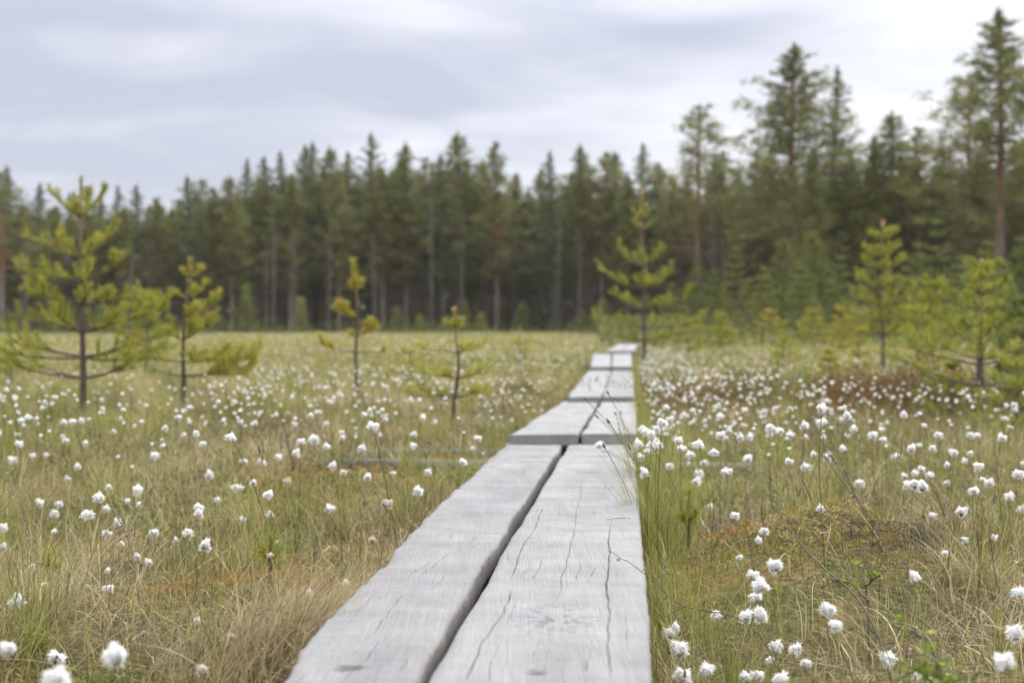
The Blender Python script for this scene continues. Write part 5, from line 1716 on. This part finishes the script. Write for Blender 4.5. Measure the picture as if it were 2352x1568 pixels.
# understorey: young spruce and bushes between the trunks
n_u = 900
for _ in range(n_u):
    X = mrng.uniform(-400, 2750)
    d = edge_depth(X) + mrng.uniform(3, 40)
    h = mrng.uniform(1.0, 4.5)
    bx = (X - 1176) / FPX * d
    cen = np.stack([bx + mrng.normal(0, 0.5, 8), d + mrng.normal(0, 0.5, 8), h * np.linspace(0.1, 1, 8)], -1)
    clumps(GC, cen, mrng, 12, 0.28, 0.36, 0.06, 0.8)
for _ in range(700):
    X = mrng.uniform(-500, 2900)
    d = edge_depth(X) + mrng.uniform(38, 62)
    h = mrng.uniform(3.5, 8.0)
    bx = (X - 1176) / FPX * d
    cen = np.stack([bx + mrng.normal(0, 0.9, 12), d + mrng.normal(0, 0.5, 12), h * np.linspace(0.02, 1, 12)], -1)
    clumps(GC, cen, mrng, 12, 0.4, 0.5, 0.12, 0.8)
# dry grey twigs of the shaded lower trunks
GD = Geo()
nD = 3600
Xd = mrng.uniform(-420, 2780, nD)
dd_ = edge_depth(Xd) + np.abs(mrng.normal(0, 9, nD)) + 1
cen = np.stack([(Xd - 1176) / FPX * dd_, dd_, mrng.uniform(0.3, 6.0, nD)], -1)
clumps(GD, cen, mrng, 13, 0.55, 0.85, 0.016, 1.2)
v3, _, t3, a3 = GD.arrays()
v1, q1, _, a1 = GT.arrays()
v2, _, t2, a2 = GC.arrays()
fm = mesh_np('forest', np.concatenate([v1, v2, v3]), q1, np.concatenate([t2 + len(v1), t3 + len(v1) + len(v2)]), mats=[M_PBARK, M_PINE, M_DRY], attrs={'tone': np.concatenate([a1, a2, a3])}, smooth=False,
             mat_q=0, mat_t=np.concatenate([np.full(len(t2), 1), np.full(len(t3), 2)]))
tag(obj('forest', fm), 'dark closed conifer wood behind the forest edge', 'forest', kind='stuff')
print('forest tris', len(t2))

# ------------------------------------------------------------------ saplings along the wood's foot
SP_ = [(565, 655, 0, 0.5, 'thin upright green sapling at the forest foot beyond the leaning pine'), (690, 682, 1, 0.9, 'small yellow spruce sapling in front of the pale grey trunk'), (912, 705, 0, 0.5, 'rounded green sapling at the forest foot past the bare crooked pine'),
       (965, 725, 0, 0.7, 'low green bush at the forest foot behind the small tufted pine'), (1065, 690, 0, 0.6, 'green bush at the forest foot beside the red-trunked pine'), (1105, 720, 0, 0.9, 'low yellow bush at the foot of the red-trunked pine'), (1200, 700, 0, 0.3, 'dark green bush past the red-trunked pine'),
       (1335, 715, 0, 0.6, 'low olive bush at the forest foot before the slender young pine'), (1385, 690, 0, 0.7, 'olive bush hiding behind the slender young pine'), (1600, 600, 0, 0.35, 'bluish sapling behind the slender young pine'), (1570, 690, 0, 0.6, 'low green sapling at the end of the boardwalk'),
       (1690, 565, 1, 0.6, 'feathery young spruce before the thicket'), (1755, 615, 0, 0.6, 'olive sapling between the feathery spruce and the thicket'), (1800, 545, 0, 0.35, 'tall blue green sapling of the thicket under the great conifer'), (1862, 528, 0, 0.35, 'second tall blue green sapling of the thicket'), (1840, 610, 0, 0.45, 'broad green sapling filling the thicket'),
       (1905, 640, 0, 0.4, 'short green sapling at the end of the thicket'), (1975, 640, 0, 0.55, 'olive sapling close behind the upswept young pine'), (2080, 610, 0, 0.45, 'green sapling just past the upswept young pine'), (2152, 505, 1, 0.3, 'pointed blue green sapling standing over the olive bush'), (2205, 585, 0, 0.35, 'green sapling behind the two-stemmed pine'),
       (2300, 600, 0, 0.35, 'dark green sapling past the two-stemmed pine'), (2345, 545, 0, 0.3, 'tall dark green sapling at the picture edge'), (2400, 600, 0, 0.3, 'green sapling cut by the picture edge'), (1660, 655, 0, 0.6, 'low olive bush at the foot of the pale bare trunk'), (1500, 715, 0, 0.7, 'low yellow green bush beyond the last planks'),
       (1735, 680, 0, 0.65, 'yellow green bush in front of the thicket'), (1870, 690, 0, 0.7, 'pale green low bush in front of the thicket'), (450, 720, 0, 0.5, 'dark low bush at the forest foot behind the leaning pine'), (235, 700, 0, 0.5, 'dark green bush at the forest foot behind the tall young pine'),
       (830, 735, 0, 0.6, 'low bush at the forest foot by the bare crooked pine'), (20, 720, 0, 0.4, 'dark bush at the forest foot by the picture edge'), (2040, 700, 0, 0.6, 'low yellow green bush at the foot of the upswept pine'), (2250, 690, 0, 0.5, 'low olive bush behind the two-stemmed pine')]
SP_ += [(1640, 620, 0, 0.4, 'dark green sapling between the slender pine and the feathery spruce'), (1930, 590, 0, 0.35, 'green sapling leaning past the end of the thicket'), (2020, 560, 0, 0.3, 'dark green sapling directly behind the upswept young pine'), (2110, 560, 0, 0.4, 'slender green sapling before the pointed blue green one'),
        (2265, 560, 0, 0.35, 'slender dark sapling above the two-stemmed pine'), (1720, 640, 0, 0.5, 'bushy sapling at the foot of the feathery spruce'), (1950, 690, 0, 0.7, 'low yellow bush next to the low yellow pine'), (2190, 660, 0, 0.55, 'wide low olive sapling behind the rounded pine bush'), (2330, 660, 0, 0.4, 'wide green sapling low at the picture edge'),
        (1545, 650, 0, 0.5, 'olive sapling just past the slender young pine')]
for k, (X, top, kind, tone, lab) in enumerate(SP_):
    right = X > 1450
    d = (edge_depth(X) - mrng.uniform(12, 26)) if right else edge_depth(X) - mrng.uniform(1, 4)
    bx = (X - 1176) / FPX * d
    H = CH + (742 - top) * d / FPX
    if right:
        rs = random.Random(700 + k)
        base_y = 742 + CH * FPX / d
        wh = auto_whorls(700 + k, max(5, int(3.0 * H)), 0.08, 0.93, rs.uniform(0.34, 0.46), 0.07, 6, 2, 48, 0.12, 4)
        if kind:
            wh = auto_whorls(700 + k, 10, 0.06, 0.95, 0.32, 0.05, 7, -8, 30, 0.1, 3)
        young_pine(lab, X, base_y, top, 700 + k, wh, tone=tone * 0.8 + 0.1, depth=float(d), crook=0.015, leader=0.13, per_m=170, nl=0.095, nw=0.022, name='forest_sapling',
                   group='saplings along the forest foot', mat=M_NEEDLE if tone > 0.62 else M_NEEDLE_B, r_base=0.03)
        continue
    rng = np.random.default_rng(900 + k)
    T, C = Geo(), Geo()
    T.tube([(0, 0, -0.1), (0.03, 0, H * .5), (0, 0, H)], [0.03 * H ** .5, 0.02 * H ** .5, 0.006], 6)
    cen = []
    nb = int(16 + 9 * H)
    for b in range(nb):
        f = 0.06 + 0.92 * (b + rng.random()) / nb
        R = H * ((0.32 if kind else 0.42) * (1 - f) ** 0.8 + 0.03) * rng.uniform(0.6, 1.15)
        if not right:
            R *= 0.8
        a = b * 2.4 + rng.normal(0, .4)
        p = np.array([0, 0, H * f])
        e = p + np.array([R * math.cos(a), R * math.sin(a), R * (0.35 if not kind else 0.05)])
        T.tube([p, e], [0.012, 0.004], 4)
        for w in (0.35, 0.6, 0.85, 1.05):
            cen.append(p + (e - p) * w)
    cen.append(np.array([0, 0, H]))
    clumps(C, np.array(cen), rng, 16, 0.075 * H ** 0.6, 0.13, 0.014, 0.8)
    v, q, t_, a_ = C.arrays()
    C.a = [np.clip(a_ * 0.6 + tone - 0.3, 0, 1)]
    rt = thing('forest_sapling', lab, 'sapling', (bx, d, gzf(bx, d) - 0.02), 'saplings along the forest foot')
    obj('trunk', T.mesh('trunk', M_YBARK), rt)
    obj('crown', C.mesh('crown', M_NEEDLE_B, smooth=False), rt)

# ------------------------------------------------------------------ sky and light
world = bpy.data.worlds.new('World')
scene.world = world
world.use_nodes = True
wn, wl = world.node_tree.nodes, world.node_tree.links
wn.clear()
SUN_EL, SUN_AZ = math.radians(46), math.radians(35)       # azimuth measured from straight ahead towards +x
sky = wn.new('ShaderNodeTexSky')
sky.sky_type = 'NISHITA'
sky.sun_disc = False
sky.sun_elevation = SUN_EL
sky.sun_rotation = SUN_AZ
tc = wn.new('ShaderNodeTexCoord')
sep = wn.new('ShaderNodeSeparateXYZ')
wl.new(tc.outputs['Generated'], sep.inputs[0])


def wmath(op, a, b=None, clamp=False):
    n = wn.new('ShaderNodeMath')
    n.operation = op
    n.use_clamp = clamp
    for k, x in enumerate((a, b)):
        if x is None:
            continue
        if isinstance(x, (int, float)):
            n.inputs[k].default_value = x
        else:
            wl.new(x, n.inputs[k])
    return n.outputs[0]


zc_ = wmath('MAXIMUM', sep.outputs['Z'], 0.0)
den = wmath('ADD', zc_, 0.20)
px = wmath('DIVIDE', sep.outputs['X'], den)
py = wmath('DIVIDE', sep.outputs['Y'], den)
cmb = wn.new('ShaderNodeCombineXYZ')
wl.new(px, cmb.inputs[0])
wl.new(py, cmb.inputs[1])
rot = wn.new('ShaderNodeMapping')
rot.inputs['Rotation'].default_value = (0, 0, math.radians(-12))
rot.inputs['Scale'].default_value = (1.9, 2.5, 1)
rot.inputs['Location'].default_value = (3.1, 1.7, 0)
wl.new(cmb.outputs[0], rot.inputs['Vector'])
cl = wn.new('ShaderNodeTexNoise')
cl.inputs['Scale'].default_value = 1.0
cl.inputs['Detail'].default_value = 5
cl.inputs['Roughness'].default_value = 0.52
cl.inputs['Distortion'].default_value = 0.45
wl.new(rot.outputs[0], cl.inputs['Vector'])
# broad cloud bank: darker on one side of the sky, breaking up towards the sun
bias = wmath('MULTIPLY', sep.outputs['X'], 0.62)


def puff(x0, z0, sx, sz, slope, amp):
    # one long grey cloud lying in the sky around a direction
    dx = wmath('DIVIDE', wmath('SUBTRACT', sep.outputs['X'], x0), sx)
    dz = wmath('DIVIDE', wmath('SUBTRACT', wmath('SUBTRACT', zc_, z0), wmath('MULTIPLY', wmath('SUBTRACT', sep.outputs['X'], x0), slope)), sz)
    r2 = wmath('ADD', wmath('MULTIPLY', dx, dx), wmath('MULTIPLY', dz, dz))
    return wmath('MULTIPLY', wmath('EXPONENT', wmath('MULTIPLY', r2, -1.0)), amp)


bias = wmath('ADD', bias, puff(0.12, 0.195, 0.12, 0.017, 0.05, -0.24))
bias = wmath('ADD', bias, puff(-0.02, 0.165, 0.17, 0.022, 0.10, -0.10))
bias = wmath('ADD', bias, puff(-0.30, 0.205, 0.14, 0.012, -0.02, -0.15))
bias = wmath('ADD', bias, puff(-0.27, 0.115, 0.13, 0.016, 0.0, -0.12))
bias = wmath('ADD', bias, puff(-0.25, 0.165, 0.16, 0.02, -0.03, -0.08))
low_ = wmath('MULTIPLY', wmath('SUBTRACT', 0.12, zc_), 0.5)
fac = wmath('ADD', wmath('ADD', wmath('ADD', wmath('MULTIPLY', wmath('SUBTRACT', cl.outputs['Fac'], 0.5), 0.95), 0.61), bias), low_)
cr = wn.new('ShaderNodeValToRGB')
e = cr.color_ramp.elements
e[0].position, e[0].color = 0.34, (0.385, 0.402, 0.485, 1)
e[1].position, e[1].color = 0.78, (0.655, 0.66, 0.685, 1)
x = e.new(0.50)
x.color = (0.465, 0.48, 0.555, 1)
x = e.new(0.62)
x.color = (0.55, 0.563, 0.625, 1)
wl.new(fac, cr.inputs['Fac'])
# an overcast dome is brighter overhead than at the horizon
lift = wmath('ADD', 0.98, wmath('MULTIPLY', wmath('MAXIMUM', wmath('SUBTRACT', zc_, 0.20), 0.0), 3.6))
ntr = wn.new('ShaderNodeMixRGB')
ntr.inputs['Color2'].default_value = (0.57, 0.565, 0.56, 1)
wl.new(wmath('MULTIPLY', wmath('SUBTRACT', zc_, 0.22), 2.2, True), ntr.inputs['Fac'])
wl.new(cr.outputs['Color'], ntr.inputs['Color1'])
scl = wn.new('ShaderNodeVectorMath')
scl.operation = 'SCALE'
wl.new(ntr.outputs[0], scl.inputs[0])
wl.new(wmath('MULTIPLY', lift, 10.0), scl.inputs['Scale'])
mix = wn.new('ShaderNodeMixRGB')
mix.inputs['Fac'].default_value = 0.94
wl.new(sky.outputs['Color'], mix.inputs['Color1'])
wl.new(scl.outputs['Vector'], mix.inputs['Color2'])
bg = wn.new('ShaderNodeBackground')
bg.inputs['Strength'].default_value = 0.1
wl.new(mix.outputs[0], bg.inputs['Color'])
wo = wn.new('ShaderNodeOutputWorld')
wl.new(bg.outputs[0], wo.inputs['Surface'])

sl = bpy.data.lights.new('overcast_sun', 'SUN')
sl.energy = 2.0
sl.angle = math.radians(28)
sl.color = (1.0, 0.97, 0.92)
so = bpy.data.objects.new('overcast_sun', sl)
COL.objects.link(so)
sd = Vector((math.cos(SUN_EL) * math.sin(SUN_AZ), math.cos(SUN_EL) * math.cos(SUN_AZ), math.sin(SUN_EL)))
so.rotation_euler = (-sd).to_track_quat('-Z', 'Y').to_euler()
so.location = sd * 50

# ------------------------------------------------------------------ air
hm, hnt, HN, HL = new_mat('haze_air')
pv = HN.new('ShaderNodeVolumePrincipled')
pv.inputs['Color'].default_value = (0.95, 0.945, 0.93, 1)
pv.inputs['Density'].default_value = 0.0002
pv.inputs['Anisotropy'].default_value = 0.2
ho = HN.new('ShaderNodeOutputMaterial')
HL.new(pv.outputs[0], ho.inputs['Volume'])
hv_ = np.array([[x, y, z] for x in (-5200, 5200) for y in (-60, 4200) for z in (-2.5, 24)], float)
hq = np.array([[0, 1, 3, 2], [4, 6, 7, 5], [0, 4, 5, 1], [2, 3, 7, 6], [0, 2, 6, 4], [1, 5, 7, 3]])
hz = obj('haze', mesh_np('haze', hv_, hq, mats=[hm], smooth=False))
tag(hz, 'thin pale air over the bog', 'haze', kind='stuff')
scene.cycles.volume_bounces = 1

# ------------------------------------------------------------------ camera
cam = bpy.data.cameras.new('camera')
cam.lens = 50
cam.sensor_width = 36
cam.clip_start = 0.05
cam.clip_end = 6000
cam.dof.use_dof = True
cam.dof.focus_distance = 2.8
cam.dof.aperture_fstop = 4.3
co = bpy.data.objects.new('camera', cam)
COL.objects.link(co)
co.location = (0, 0, CH)
co.rotation_euler = (pi / 2 - PITCH, 0, 0)
scene.camera = co

scene.view_settings.view_transform = 'Standard'
scene.view_settings.look = 'None'
scene.view_settings.exposure = 0.66
scene.view_settings.gamma = 1.0
scene.render.engine = 'CYCLES'
cy = scene.cycles
cy.use_denoising = True
cy.denoiser = 'OPENIMAGEDENOISE'
cy.use_adaptive_sampling = True
cy.adaptive_threshold = 0.005
cy.max_bounces = 6
cy.diffuse_bounces = 4
cy.glossy_bounces = 2
cy.transmission_bounces = 3
cy.sample_clamp_indirect = 4
scene.render.resolution_x = 1024
scene.render.resolution_y = 682
